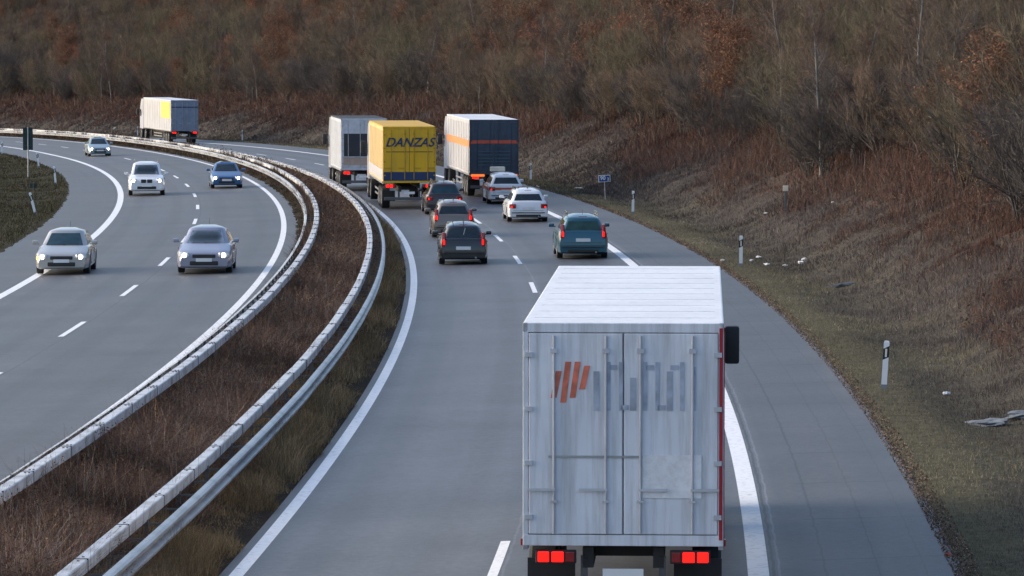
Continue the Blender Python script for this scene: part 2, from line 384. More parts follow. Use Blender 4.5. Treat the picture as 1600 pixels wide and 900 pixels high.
def leaves(c, size, cols, seed):
    """small curled leaves: two triangles folded along the middle"""
    r = np.random.default_rng(seed); n = len(c)
    a = r.normal(size=(n, 3)); a /= np.linalg.norm(a, axis=1)[:, None]; b = r.normal(size=(n, 3)); b = np.cross(a, b); b /= np.linalg.norm(b, axis=1)[:, None]; k = np.cross(a, b)
    s = size[:, None]
    V = np.stack([c - a * s, c + b * s * .6 + k * s * .3, c + a * s, c - b * s * .6 + k * s * .3], 1).reshape(-1, 3)
    F = (np.array([[0, 1, 2, 3]])[None] + (np.arange(n) * 4)[:, None, None]).reshape(-1, 4)
    return V, F, np.repeat(cols, 4, 0)
def join(parts):
    nb = 0; VV = []; FF = []; CC_ = []
    for V, F, c in parts: VV.append(V); FF.append(F + nb); CC_.append(c); nb += len(V)
    return np.concatenate(VV), np.concatenate(FF), np.concatenate(CC_)
def pal(n, cols, wts, r, jit=.22):
    cols = np.array(cols, float); i = r.choice(len(cols), n, p=np.array(wts) / sum(wts)); return cols[i] * (1 + r.normal(0, jit, n)).clip(.4, 1.9)[:, None]
def sample(n, s0, s1, o0, o1, r, power=1.6, near=50.):
    """positions, denser near the camera"""
    u = r.random(n); e = 1 - power; s = (s0 ** e + u * (s1 ** e - s0 ** e)) ** (1 / e); o = r.uniform(o0, o1, n); return s, o
# median brambles
r = np.random.default_rng(3)
def clumpy(s, o, f1, f2, seed, lo=.25): return np.clip(lo + 1.5 * (vnoise(s, o, f1, seed) - .3) + .9 * (vnoise(s, o, f2, seed + 1) - .4), .12, 1.6)
RB = [(.120, .072, .054), (.088, .056, .046), (.16, .100, .070), (.15, .13, .115), (.06, .044, .04), (.30, .23, .17), (.24, .22, .21)]
n = 200000; s, o = sample(n, 40, 620, -7.62, -4.95, r, 1.9)
hh = (clumpy(s, o, .5, 1.7, 21) * .52 + .14) * np.where(o > -5.5, .75, 1) * np.where(o < -7.2, .85, 1); keep = in_view(P(s, o)); s, o, hh = s[keep], o[keep], hh[keep]; n = len(s)
dist = s; wd = np.maximum(.010, dist * .00011) * r.uniform(.6, 1.5, n)
parts = [blades(P(s, o, -.02, True), hh * r.uniform(.5, 1.15, n), wd, 1.25, pal(n, RB, [6, 4, 4, 3, 2, 1.8, 1.6], r, .3) * (.55 + 1.3 * vnoise(s, o, .7, 23) ** 1.3)[:, None] * np.array([1.15, 1.08, 1.0]), 31)]
m_ = 95000; i = r.choice(n, m_); lc = P(s[i], o[i], 0, True); lc[:, 2] += hh[i] * r.uniform(.3, 1.0, m_); lc[:, :2] += r.normal(0, .08, (m_, 2))
parts.append(leaves(lc, np.maximum(.016, s[i] * .00020) * r.uniform(.6, 1.5, m_), pal(m_, [(.15, .075, .045), (.10, .052, .036), (.24, .16, .09), (.09, .075, .04)], [5, 4, 1, 1], r), 33))
n3 = 26000; s3, o3 = sample(n3, 55, 520, -7.66, -7.40, r, 1.2); h3 = (.25 + .62 * clumpy(s3, o3, .35, 1.9, 27, .2).clip(0, 1)) * (.62 + .38 * smooth(110, 170, s3)); k3 = in_view(P(s3, o3)); s3, o3, h3 = s3[k3], o3[k3], h3[k3]; n3 = len(s3)
parts.append(blades(P(s3, o3, -.02, True), h3 * r.uniform(.6, 1.1, n3), np.maximum(.011, s3 * .00013), 1.0 - .6 * smooth(110, 170, s3), pal(n3, RB, [6, 5, 2, 2, 4, .5, .5], r, .3) * .7, 37))
# thin long runners that reach over the rails
n2 = 3500; s2, o2 = sample(n2, 42, 500, -7.45, -5.15, r, 1.9); edge = (np.abs(o2 + 6.3) > .75); s2, o2 = s2[edge], o2[edge]; n2 = len(s2)
parts.append(blades(P(s2, o2, 0, True), r.uniform(.6, 1.02, n2), np.maximum(.010, s2 * .00008), .35, pal(n2, RB, [4, 4, 1, 3, 2, 1, 1], r), 35, 3))
V, F, c = join(parts); tag(np_mesh('median_brambles', V, F, VEG, col=c), kind='stuff')
# strip of dry grass between the guardrail and the right carriageway, and under the rails
def grass(name, n, s0, s1, o0, o1, hfun, lean, cols, wts, seed, wmin=.006, wk=.00010, power=1.8, hj=(.5, 1.2), extra=None, view=4.):
    r = np.random.default_rng(seed); s, o = sample(n, s0, s1, o0, o1, r, power)
    k = in_view(P(s, o), view); s, o = s[k], o[k]; h = hfun(s, o, r); k = h > .015; s, o, h = s[k], o[k], h[k]; n = len(s)
    col = cols(s, o, r, n) if callable(cols) else pal(n, cols, wts, r)
    prt = [blades(P(s, o, -.01, True), h * r.uniform(*hj, n), np.maximum(wmin, s * wk) * r.uniform(.6, 1.5, n), lean, col, seed + 1)]
    if extra: prt += extra(s, o, h, r, n)
    V, F, c = join(prt); return tag(np_mesh(name, V, F, VEG, col=c), kind='stuff')
DG = [(.24, .185, .115), (.17, .135, .085), (.12, .10, .062), (.33, .27, .19), (.09, .066, .045), (.10, .095, .05)]
def h_mr(s, o, r):
    e = smooth(-4.02, -4.35, o) * np.where(o < -4.0, 1, 0); return e * np.clip(.10 + .55 * (vnoise(s, o * .6, .45, 41) - .25) + .25 * (vnoise(s, o, 1.8, 42) - .4), .04, .5)
def smoothrev(a, b, x): t = np.clip((a - x) / (a - b), 0, 1); return t * t * (3 - 2 * t)
def h_mr(s, o, r):
    e = smoothrev(-4.0, -4.35, o + .25 * (vnoise(s, o * 0, 1.1, 40) - .5)); return e * np.clip(.12 + .70 * (vnoise(s, o * .6, .42, 41) - .25) + .25 * (vnoise(s, o, 1.8, 42) - .4), .06, .55)
grass('median_grass', 95000, 42, 600, -5.35, -3.95, h_mr, .55, lambda s, o, r, n: pal(n, DG, [5, 4, 3, 2, 3, 1.5], r) * (.7 + 1.3 * vnoise(s, o, .4, 44))[:, None] * np.array([1.08, .96, .82]), None, 43, wk=.00011)
def h_ml(s, o, r):
    e = smoothrev(-7.2, -7.5, o) * (1 - smoothrev(-7.95, -8.2, o + .3 * (vnoise(s, o * 0, 1., 46) - .5))); return e * np.clip(.06 + .30 * (vnoise(s, o, .5, 47) - .3), .02, .3)
grass('median_grass', 30000, 60, 560, -8.25, -7.2, h_ml, .7, [(.05, .048, .024), (.06, .042, .026), (.035, .026, .018), (.10, .085, .05)], [4, 3, 3, 1], 48, wk=.00013)
# left island
grass('island_grass', 120000, 120, 460, -38, -18.95, lambda s, o, r: smoothrev(-18.9, -19.3, o + .3 * (vnoise(s, o * 0, .8, 50) - .5)) * np.clip(.10 + .2 * (vnoise(s, o, .35, 51) - .3), .04, .3), .8,
      [(.060, .048, .024), (.042, .034, .018), (.050, .056, .022), (.028, .020, .014), (.10, .08, .045)], [4, 4, 3, 3, .7], 52, wk=.00013, power=1.2)
# right verge and cutting slope
def col_slope(s, o, r, n):
    oo = o + 3.2 * (vnoise(s, o, .16, 60) - .5) + 1.6 * (vnoise(s, o, .7, 61) - .5)
    green = pal(n, [(.175, .160, .088), (.22, .185, .11), (.125, .110, .066), (.29, .25, .17), (.18, .135, .09)], [5, 4, 3, 1.5, 2], r)
    grey = pal(n, [(.118, .096, .080), (.095, .078, .070), (.062, .050, .046), (.19, .17, .155), (.105, .102, .070), (.10, .062, .052)], [5, 5, 3, 1.5, 2, 2], r)
    red = pal(n, [(.110, .048, .034), (.075, .034, .026), (.13, .075, .045), (.085, .070, .058), (.045, .026, .020), (.12, .038, .022)], [5, 4, 3, 3, 2, 2], r)
    w1 = smooth(7.8, 9.6, oo)[:, None]; w2 = (smooth(11.8, 14.2, oo) * smooth(.25, .55, vnoise(s, o, .1, 62)))[:, None]
    w2 = np.maximum(w2, smooth(14.6, 16., oo)[:, None] * .85)
    pick = r.random(n)[:, None]; c = np.where(pick < w1, grey, green); pick = r.random(n)[:, None]; c = np.where(pick < w2, red, c); c = c * .35 + .65 * c @ np.eye(3); c = c * np.array([.94, .97, 1.08]); return c * (.62 + .75 * vnoise(s, o, .13, 68) ** 1.0)[:, None] * (.75 + .5 * vnoise(s, o, .55, 69))[:, None]
def h_sl(s, o, r):
    e = np.clip((o - 6.60 - .22 * (vnoise(s, o * 0, 1.3, 63) - .5) - .10 * (vnoise(s, o * 0, 4.3, 63) - .5)) / .20, 0, 1)
    tuft = np.clip(vnoise(s * .8, o, 1.5, 65) + .5 * vnoise(s, o, 3.1, 64) - .45, 0, 1)
    return e * (.035 + .04 * r.random(len(s)) + .24 * smooth(7.4, 10.5, o) * tuft * (.4 + 1.2 * vnoise(s, o, .28, 67)) + .10 * smooth(12, 15, o))
def edge_litter(s, o, h, r, n):
    m = 26000; s, o = sample(m, 44, 330, 6.42, 7.0, r, 1.6); o = 6.62 + np.abs(o - 6.62) ** 1.3 * np.sign(o - 6.62) ; c = P(s, o, .012, True); c[:, 2] = np.maximum(c[:, 2], P(s, o, .012)[:, 2])
    return [leaves(c, np.maximum(.016, s * .00016) * r.uniform(.6, 1.5, m), pal(m, [(.22, .15, .11), (.15, .105, .078), (.30, .25, .20), (.08, .062, .05)], [4, 4, 2, 2], r), 78)]
grass('verge_grass', 230000, 44, 640, 6.5, 13, h_sl, .75, col_slope, None, 66, wk=.00012, power=1.5, extra=edge_litter)
grass('slope_grass', 130000, 60, 700, 12.5, 24, h_sl, .6, col_slope, None, 68, wk=.00017, power=1.2)
grass('far_slope_grass', 120000, 210, 640, 6.6, 17, lambda s, o, r: h_sl(s, o, r) + .10 * r.random(len(s)), .8, lambda s, o, r, n: col_slope(s, o, r, n) * .85, None, 69, wk=.00015, power=1.2)
# knee-high reddish scrub below the wood
def h_scrub(s, o, r):
    oo = o + 4.5 * (vnoise(s * .45, o, .22, 70) - .5)
    pt = vnoise(s * .6, o, .45, 71) + .35 * (vnoise(s, o, 1.5, 76) - .5); d_ = smooth(10.2, 12.2, oo) * smooth(.66 - .44 * smooth(11.5, 15, oo), .82 - .46 * smooth(11.5, 15, oo), pt)
    return d_ * (.22 + .8 * vnoise(s, o, .9, 72)) * (1 + .5 * smooth(14, 17, oo))
def scrub_leaves(s, o, h, r, n):
    m = int(n * .8); i = r.choice(n, m); c = P(s[i], o[i], 0, True); c[:, 2] += h[i] * r.uniform(.3, 1., m); c[:, :2] += r.normal(0, .12, (m, 2))
    return [leaves(c, np.maximum(.028, s[i] * .00014) * r.uniform(.6, 1.4, m), pal(m, [(.165, .080, .060), (.13, .070, .056), (.22, .12, .055), (.09, .05, .038), (.16, .13, .08)], [4, 4, 2, 3, 1.5], r), 77)]
RS = [(.135, .075, .064), (.105, .062, .054), (.12, .098, .085), (.15, .090, .062), (.062, .045, .040), (.20, .18, .165)]
grass('red_scrub', 190000, 80, 700, 10.5, 24, h_scrub, .95, RS, [5, 4, 3, 3, 2, .6], 74, wmin=.012, wk=.00013, power=1.2, extra=scrub_leaves)

# ---------------------------------------------------------------- trees
def make_tree(seed, H, spread, trunks, n_limb, twig_n, lean_up, leafy=0.):
    """returns (trunkV,F),(crownV,F,leafmask) built from tapering limbs"""
    r = np.random.default_rng(seed); segs = []; tw = []
    def limb(p, d, L, rad, lvl, out, nseg):
        pts = [p.copy()]; dd = d.copy(); tip = []
        for k in range(nseg):
            dd = dd + r.normal(0, .13 if lvl else .06, 3) + np.array([0, 0, lean_up * (.10 if lvl else .03)]); dd /= np.linalg.norm(dd)
            p2 = pts[-1] + dd * L / nseg; out.append((pts[-1], p2, rad * (1 - .75 * k / nseg), rad * (1 - .75 * (k + 1) / nseg))); pts.append(p2)
        return pts, dd
    T = []; B = []
    for t in range(trunks):
        a = r.uniform(0, 2 * PI); off = np.array([math.cos(a), math.sin(a), 0]) * (.0 if trunks == 1 else .12)
        d0 = np.array([math.cos(a) * (.05 if trunks == 1 else .32), math.sin(a) * (.05 if trunks == 1 else .32), 1.]); d0 /= np.linalg.norm(d0)
        h = H * r.uniform(.75, 1.); tp, _ = limb(off - np.array([0, 0, .2]), d0, h, .011 * H / math.sqrt(trunks) + .02, 0, T, 9)
        for j in range(n_limb // trunks):
            u = .16 + .82 * (j + r.random()) / (n_limb // trunks); q = u * 9; k = min(8, int(q)); p = tp[k] + (tp[k + 1] - tp[k]) * (q - k)
            b = r.uniform(0, 2 * PI); up = .45 + .75 * u + r.normal(0, .15); d = np.array([math.cos(b), math.sin(b), up]); d /= np.linalg.norm(d)
            L = spread * (1.15 - .75 * abs(u - .42) * 1.3) * r.uniform(.6, 1.15)
            lp, _ = limb(p, d, L, .012 + .010 * L, 1, B, 5)
            for q2 in range(5):
                v = r.uniform(.2, 1.) * 5; k = min(4, int(v)); p2 = lp[k] + (lp[k + 1] - lp[k]) * (v - k)
                d2 = (lp[k + 1] - lp[k]); d2 = d2 / np.linalg.norm(d2) + r.normal(0, .5, 3) + np.array([0, 0, .25]); d2 /= np.linalg.norm(d2)
                sp, _ = limb(p2, d2, L * r.uniform(.3, .6), .010, 2, B, 3)
                for q3 in range(twig_n):
                    v = r.uniform(0, 1.) * 3; k = min(2, int(v)); p3 = sp[k] + (sp[k + 1] - sp[k]) * (v - k)
                    d3 = (sp[k + 1] - sp[k]); d3 = d3 / np.linalg.norm(d3) + r.normal(0, .55, 3) + np.array([0, 0, .3 * lean_up]); d3 /= np.linalg.norm(d3)
                    tw.append((p3, p3 + d3 * r.uniform(.35, .95), .0085, .003))
    def tubes(sg, ns):
        a = np.array([x[0] for x in sg]); b = np.array([x[1] for x in sg]); ra = np.array([x[2] for x in sg]); rb = np.array([x[3] for x in sg])
        d = b - a; d /= np.linalg.norm(d, axis=1)[:, None]; ref = np.where(np.abs(d[:, 2:3]) > .9, np.array([[1., 0, 0]]), np.array([[0, 0, 1.]])); u = np.cross(d, ref); u /= np.linalg.norm(u, axis=1)[:, None]; v = np.cross(d, u)
        V = []
        for (p, rad) in ((a, ra), (b, rb)):
            for j in range(ns): t = 2 * PI * j / ns; V.append(p + (u * math.cos(t) + v * math.sin(t)) * rad[:, None])
        V = np.stack(V, 1).reshape(-1, 3); F = np.array([[j, (j + 1) % ns, ns + (j + 1) % ns, ns + j] for j in range(ns)])
        return V, (F[None] + (np.arange(len(sg)) * 2 * ns)[:, None, None]).reshape(-1, 4)
    tV, tF = tubes(T, 8); bV, bF = tubes(B, 4); wV, wF = tubes(tw, 3)
    return (tV, tF), (bV, bF), (wV, wF), np.array([x[1] for x in tw])
KINDS = {  # bark, twig colours, leaf colour or None, (H, spread, trunks, limbs, twigs, up), label
 'ash': ((0.142, 0.135, 0.124), (0.100, 0.087, 0.074), None, (9.5, 2.9, 1, 34, 11, 1.), 'bare grey-brown tree with a rounded twiggy crown in the wood above the road'),
 'willow': ((0.107, 0.101, 0.082), (0.113, 0.106, 0.076), None, (7.0, 3.1, 5, 40, 10, 1.1), 'bare olive-tinged tree with several stems fanning out in the wood above the road'),
 'birch': ((0.200, 0.192, 0.180), (0.104, 0.082, 0.074), None, (11., 2.1, 1, 34, 11, .9), 'slender bare tree with a pale stem in the wood above the road'),
 'oak': ((0.098, 0.088, 0.079), (0.119, 0.080, 0.060), (0.215, 0.111, 0.069), (8.5, 3.0, 1, 32, 9, .8), 'tree still holding dull rust-brown leaves in the wood above the road'),
 'thorn': ((0.077, 0.073, 0.071), (0.072, 0.070, 0.072), None, (4.6, 2.5, 6, 42, 9, .7), 'low dark thicket tree of dense grey twigs at the foot of the wood'),
 'beech': ((0.123, 0.113, 0.102), (0.134, 0.106, 0.090), (0.331, 0.129, 0.073), (7.5, 2.4, 1, 30, 8, .9), 'young tree with bright orange-red leaves standing out in the bare wood'),
 'hazel': ((0.120, 0.104, 0.088), (0.137, 0.111, 0.088), None, (6.0, 2.8, 7, 42, 10, 1.1), 'bare reddish-brown many-stemmed tree with a broom-like crown in the wood above the road'),
}
protos = {}
for kk, (bark, twig, leaf, prm, lab) in KINDS.items():
    protos[kk] = []
    for v in range(2 if kk not in ('beech',) else 1):
        H, sp_, tr, nl, tn, up = prm
        (tV, tF), (bV, bF), (wV, wF), tips = make_tree(hash_ := (sum(map(ord, kk)) * 7 + v * 13), H, sp_, tr, nl, tn, up)
        rr_ = np.random.default_rng(hash_)
        tc_ = np.array(bark) * (1 + rr_.normal(0, .15, len(tV)))[:, None].clip(.6, 1.5)
        bc = np.repeat(np.array(bark)[None] * .6 + np.array(twig)[None] * .4, len(bV), 0) * (1 + np.repeat(rr_.normal(0, .2, len(bV) // 8), 8))[:, None].clip(.5, 1.7)
        wc = np.array(twig)[None] * np.array([1.50, 1.34, 1.22]) * (1 + np.repeat(rr_.normal(0, .3, len(wV) // 6), 6))[:, None].clip(.4, 2.)
        prts = [(bV, bF, bc), (wV, wF, wc)]
        if leaf:
            q = rr_.choice(len(tips), int(len(tips) * 2.4)); c_ = tips[q] + rr_.normal(0, .12, (len(q), 3))
            prts.append(leaves(c_, rr_.uniform(.05, .10, len(q)), np.array(leaf)[None] * (1 + rr_.normal(0, .3, len(q)))[:, None].clip(.4, 1.8), 5))
        cV, cF, cc = join(prts)
        mt = np_mesh('trunk', tV, tF, VEG, col=tc_, smooth_=True); mc = np_mesh('crown', cV, cF, VEG, col=cc)
        protos[kk].append((mt.data, mc.data)); bpy.data.objects.remove(mt); bpy.data.objects.remove(mc)
# positions: jittered cells in (s, o), the wood's lower edge varies
def edge_o(s): return 14.9 + 2.4 * smooth(260, 360, s) + 1.6 * (vnoise(s, s * 0, .05, 80) - .5) + 1.0 * (vnoise(s, s * 0, .2, 81) - .5)
T_ = []
for s in np.arange(96, 800, 2.2):
    o = 14.5
    while o < 36 + 20 * float(smooth(260, 560, np.array(s))):
        st = 2.2 if o < 40 else 2.9
        ss = s + random.uniform(-1.1, 1.1); oo = o + random.uniform(-1., 1.); o += st
        if oo < float(edge_o(np.array(ss))): continue
        p = P(ss, oo, 0, True)
        if p[1] < 90 or abs(p[0]) > p[1] * .1216 + 9: continue
        T_.append((ss, oo, p, float(edge_o(np.array(ss)))))
# those that show largest: first rows from the edge, nearest first
T_.sort(key=lambda t: math.hypot(t[2][0], t[2][1]) * (1 + .03 * (t[1] - t[3])))
things, rest = T_[:290], T_[290:]
GRP = {'ash': 'bare grey trees in the wood', 'willow': 'bare olive trees in the wood', 'birch': 'pale-stemmed trees in the wood', 'oak': 'rust-leaved trees in the wood', 'thorn': 'dark thicket trees at the foot of the wood', 'beech': 'orange-leaved young trees in the wood', 'hazel': 'reddish many-stemmed trees in the wood'}
KN = list(KINDS); 
def pick_kind(s, o, e, first=False):
    d_ = o - e; q = float(vnoise(s, o, .06, 90)); 
    if d_ < 2.6: wts = [1.5, 1.6, .5, .3, 5, .0, 2.]
    elif d_ < 9: wts = [4.5, 3, .6, 1.0, 1.5, .12, 3.]
    else: wts = [5, 1.6, .7, 2.0, .5, .3, 5]
    if q > .62: wts[3] *= 2.6; wts[5] *= 3
    if q < .35: wts[1] *= 2.4
    return random.choices(KN, wts)[0]
things = things[:285] + [(s, o, P(s, o, 0, True), 15.) for s, o in ((572, 17.5), (584, 18.5), (579, 16.8))]
inst = []
for k, (s, o, p, e) in enumerate(things):
    kk = pick_kind(s, o, e) if k < 285 else 'thorn'; mt, mc = random.choice(protos[kk])
    t = empty('tree', p, random.uniform(0, 6.28), KINDS[kk][4], 'tree', GRP[kk]); sc_ = random.uniform(.42, .78) if k < 285 else 1.35; t.scale = (sc_ * random.uniform(.9, 1.15),) * 2 + (sc_,)
    for nm, me in (('trunk', mt), ('crown', mc)):
        c_ = bpy.data.objects.new(nm, me); C.objects.link(c_); c_.parent = t
        inst.append((kk, me, nm, c_))
    if k >= 285: t['label'] = 'dark dense thicket tree at the left border above the far bend'; t['group'] = 'dark trees at the left border'
# the deep wood behind: one object, instancing the same kinds on points
pairs = []; 
for kk in KN:
    for (mt, mc) in protos[kk]:
        a = next((x[3] for x in inst if x[1] is mt), None); b = next((x[3] for x in inst if x[1] is mc), None)
        if a is not None: pairs.append((kk, a, b))
idx = []; pos_ = []; rot = []; scl = []
for (s, o, p, e) in rest:
    kk = pick_kind(s, o, e); c_ = [i for i, x in enumerate(pairs) if x[0] == kk]
    if not c_: continue
    idx.append(random.choice(c_)); pos_.append(p); rot.append(random.uniform(0, 6.28)); scl.append(random.uniform(.45, .8))
me = bpy.data.meshes.new('distant_wood'); me.from_pydata([tuple(p) for p in pos_], [], [])
for nm, ty, dat in (('idx', 'INT', idx), ('rz', 'FLOAT', rot), ('sc', 'FLOAT', scl)):
    a = me.attributes.new(nm, ty, 'POINT'); a.data.foreach_set('value', dat)
wood = bpy.data.objects.new('distant_wood', me); C.objects.link(wood); tag(wood, kind='stuff')
ng = bpy.data.node_groups.new('wood_scatter', 'GeometryNodeTree')
ng.interface.new_socket('Geometry', in_out='INPUT', socket_type='NodeSocketGeometry'); ng.interface.new_socket('Geometry', in_out='OUTPUT', socket_type='NodeSocketGeometry')
gi = ng.nodes.new('NodeGroupInput'); go = ng.nodes.new('NodeGroupOutput'); GL = ng.links
jn = ng.nodes.new('GeometryNodeJoinGeometry')
g2i = []
for (kk, a, b) in pairs:
    j = ng.nodes.new('GeometryNodeJoinGeometry')
    for ob in (b, a):
        oi = ng.nodes.new('GeometryNodeObjectInfo'); oi.inputs['Object'].default_value = ob; oi.transform_space = 'ORIGINAL'; GL.new(oi.outputs['Geometry'], j.inputs[0])
    gg = ng.nodes.new('GeometryNodeGeometryToInstance'); GL.new(j.outputs[0], gg.inputs[0]); g2i.append(gg)
for gg in reversed(g2i): GL.new(gg.outputs[0], jn.inputs[0])
ip = ng.nodes.new('GeometryNodeInstanceOnPoints'); ip.inputs['Pick Instance'].default_value = True
def named(nm, ty):
    x = ng.nodes.new('GeometryNodeInputNamedAttribute'); x.data_type = ty; x.inputs['Name'].default_value = nm; return x.outputs['Attribute']
GL.new(gi.outputs[0], ip.inputs['Points']); GL.new(jn.outputs[0], ip.inputs['Instance']); GL.new(named('idx', 'INT'), ip.inputs['Instance Index'])
cx = ng.nodes.new('ShaderNodeCombineXYZ'); GL.new(named('rz', 'FLOAT'), cx.inputs[2]); GL.new(cx.outputs[0], ip.inputs['Rotation']); GL.new(named('sc', 'FLOAT'), ip.inputs['Scale'])
GL.new(ip.outputs[0], go.inputs[0])
md = wood.modifiers.new('scatter', 'NODES'); md.node_group = ng
print('TREES', len(things), len(rest))
# ---------------------------------------------------------------- vehicle materials
GLASS = mat('tinted_glass', (.022, .042, .055), .06, var=.1, spec=.9, coat=1.)
GLASS_G = mat('green_tinted_glass', (.03, .10, .085), .10, var=.2, spec=.8, coat=.8)
GLASS_T = mat('teal_tinted_glass', (.025, .09, .12), .08, var=.2, spec=.8, coat=.8)
TYRE = mat('tyre_rubber', (.018, .018, .019), .85); RIM = mat('alloy_rim', (.42, .43, .45), .35, .7)
PLAST = mat('black_plastic', (.022, .022, .024), .6); CHROME = mat('chrome_trim', (.6, .6, .62), .15, .9)
RED_LIT = mat('lit_tail_lens', (.4, .004, .003), .3, emit=(1, .006, .003), estr=1.4)
RED_LENS = mat('red_lens', (.26, .012, .012), .2, coat=.6); AMBER = mat('amber_lens', (.75, .2, .02), .25, emit=(1, .33, .02), estr=1.0)
AMBER_LIT = mat('lit_indicator', (.9, .35, .02), .3, emit=(1, .42, .03), estr=6)
HEAD = mat('lit_headlamp', (.9, .88, .75), .1, emit=(1, .90, .62), estr=7); HEADSHELL = mat('headlamp_lens', (.5, .52, .55), .08, coat=1., var=.2)
PLATE = mat('number_plate', (.72, .73, .74), .45, var=.04); SEAM = mat('panel_gap', (.01, .01, .012), .8)
def paint(name, c, metal=.35, rough=.32): return mat(name, c, rough, metal, var=.04, scale=1., coat=.7)
def wheel(parent, x, y, r, wd, side):
    mb = MB(); h = wd / 2
    mb.lathe([(-h, r * .62), (-h, r * .93), (-h * .8, r), (h * .8, r), (h, r * .93), (h, r * .62)], 26); t = mb.build('wheel', TYRE, parent, 35, (x, y, r))
    mb = MB(); k = side * h
    mb.lathe([(k * .35, r * .1), (k * .35, r * .60), (k * .98, r * .64), (k * 1.02, r * .60), (k * .9, r * .56), (k * .55, r * .54), (k * .5, r * .15)], 22) if side > 0 else mb.lathe([(k * .5, r * .15), (k * .55, r * .54), (k * .9, r * .56), (k * 1.02, r * .60), (k * .98, r * .64), (k * .35, r * .60), (k * .35, r * .1)], 22)
    for i in range(5):
        a = 2 * PI * i / 5; mb.box((k * .78, math.cos(a) * r * .32, math.sin(a) * r * .32), (.025, r * .14, r * .52), rx=a - PI / 2 + PI / 2 * 0) if False else mb.cyl((k * .8, math.cos(a) * r * .08, math.sin(a) * r * .08), (k * .84, math.cos(a) * r * .57, math.sin(a) * r * .57), r * .075, r * .055, 6)
    mb.cyl((k * .6, 0, 0), (k * .92, 0, 0), r * .13, None, 10); mb.build('rim', RIM, t, 40)
    return t
def car(name, L, W, H, pm, style, label, group=None, glass=None, rear_glass=None, front=True, opts=()):
    """local axes: +y forward, origin on the ground under the middle. style gives the profile."""
    glass = glass or GLASS; t = empty(name, (0, 0, 0), 0, label, 'car', group)
    st = dict(hatch=dict(belt=.62, rb=-.47, rt=-.40, ft=.07, fb=.24, hood=.60, nose=.47, wb=.62, tail=.60),
              wagon=dict(belt=.63, rb=-.475, rt=-.415, ft=.05, fb=.21, hood=.62, nose=.48, wb=.60, tail=.62),
              saloon=dict(belt=.63, rb=-.36, rt=-.20, ft=.06, fb=.22, hood=.63, nose=.47, wb=.60, tail=.66),
              suv=dict(belt=.60, rb=-.47, rt=-.42, ft=.06, fb=.20, hood=.62, nose=.52, wb=.60, tail=.60),
              van=dict(belt=.56, rb=-.48, rt=-.455, ft=.16, fb=.30, hood=.54, nose=.44, wb=.60, tail=.56))[style]
    g = lambda k: st[k]; belt = g('belt') * H; wr = .215 * H if style != 'suv' else .225 * H; wr = min(max(wr, .30), .38); wbh = g('wb') * L / 2; ar = wr + .05; sill = .20 if style != 'suv' else .27
    ys = sorted(set([round(v, 3) for v in list(np.linspace(-L / 2, L / 2, 41)) + [-L / 2 + .04, -L / 2 + .12, L / 2 - .03, L / 2 - .08, L / 2 - .16] + [c + ar * q for c in (-wbh, wbh) for q in (-1.001, -.98, -.9, -.75, -.5, -.25, 0, .25, .5, .75, .9, .98, 1.001)]]))
    def top(y):
        u = y / L
        pts = [(-.5, g('tail') * H * .93), (-.49, g('tail') * H), (g('rb'), belt + .01), (g('fb'), belt), (g('fb') + .03, g('hood') * H), (.43, g('nose') * H + .03), (.475, g('nose') * H - .04), (.5, g('nose') * H - .14)]
        return float(np.interp(u, [p[0] for p in pts], [p[1] for p in pts]))
    def hw(y):
        e = max(0, abs(y) - (L / 2 - .75)) / .75; return W / 2 * (1 - (.15 if y > 0 else .10) * e ** 2.2)
    rings = []
    for y in ys:
        zt = top(y); w_ = hw(y); zb = sill + (.06 if abs(y) > L / 2 - .1 else 0)
        for c in (-wbh, wbh):
            if abs(y - c) < ar: zb = max(zb, wr + math.sqrt(ar * ar - (y - c) ** 2))
        lv = [(0, 0), (.90, 0), (.975, .06), (1.0, .30), (1.0, .52), (.965, .80), (.93, .93), (.84, 1.0), (.45, 1.018), (0, 1.022)]
        half = []
        for fx, fz in lv:
            z = sill + (zt - sill) * fz; half.append((fx * w_, max(z, zb)))
        rings.append([Vector((x, y, z)) for x, z in half] + [Vector((-x, y, z)) for x, z in half[-2:0:-1]])
    mb = MB(); mb.loft(rings); body = mb.build('body', pm, t, 38)
    mb = MB(); mb.box((0, 0, sill + .10), (W * .72, L * .93, .22)); mb.box((0, 0, .42), (W * .70, L * .86, .34)); mb.build('underbody', PLAST, t)
    # cabin
    rb, fb, rt, ft = g('rb') * L, g('fb') * L, g('rt') * L, g('ft') * L; xb, xt = W / 2 * .865, W / 2 * (.67 if style not in ('van', 'suv') else .72)
    dr = .11 if style != 'van' else .05
    def ring(f, z, x, dy=0., dx=0.):
        q = ring0(f, z, x, dy, dx)
        if f == 1:
            k_ = max(0., 1 - dy / .9)
            for i, v in enumerate(q):
                if i in (0, 7, 8, 9, 10, 11): v.z -= dr * k_
                else: v.z -= dr * .45 * k_
        return q
    def ring0(f, z, x, dy=0., dx=0.):
        y0 = rb + (rt - rb) * f + dy; y1 = fb + (ft - fb) * f - dy; x = x - dx; c = .10
        return [Vector(v) for v in ((x, y0 + c, z), (x, y1 - c * 1.4, z), (x - c * 1.1, y1 - c * .2, z), (x * .5, y1 + .03, z), (-x * .5, y1 + .03, z), (-x + c * 1.1, y1 - c * .2, z), (-x, y1 - c * 1.4, z), (-x, y0 + c, z), (-x + c, y0, z), (-x * .5, y0 - .02, z), (x * .5, y0 - .02, z), (x - c, y0, z))]
    zr = H; zs = H - .10
    def lx(f): return xb + (xt - xb) * f
    R0_, R1_ = ring(0, belt - .04, xb), ring(1, zs, xt)
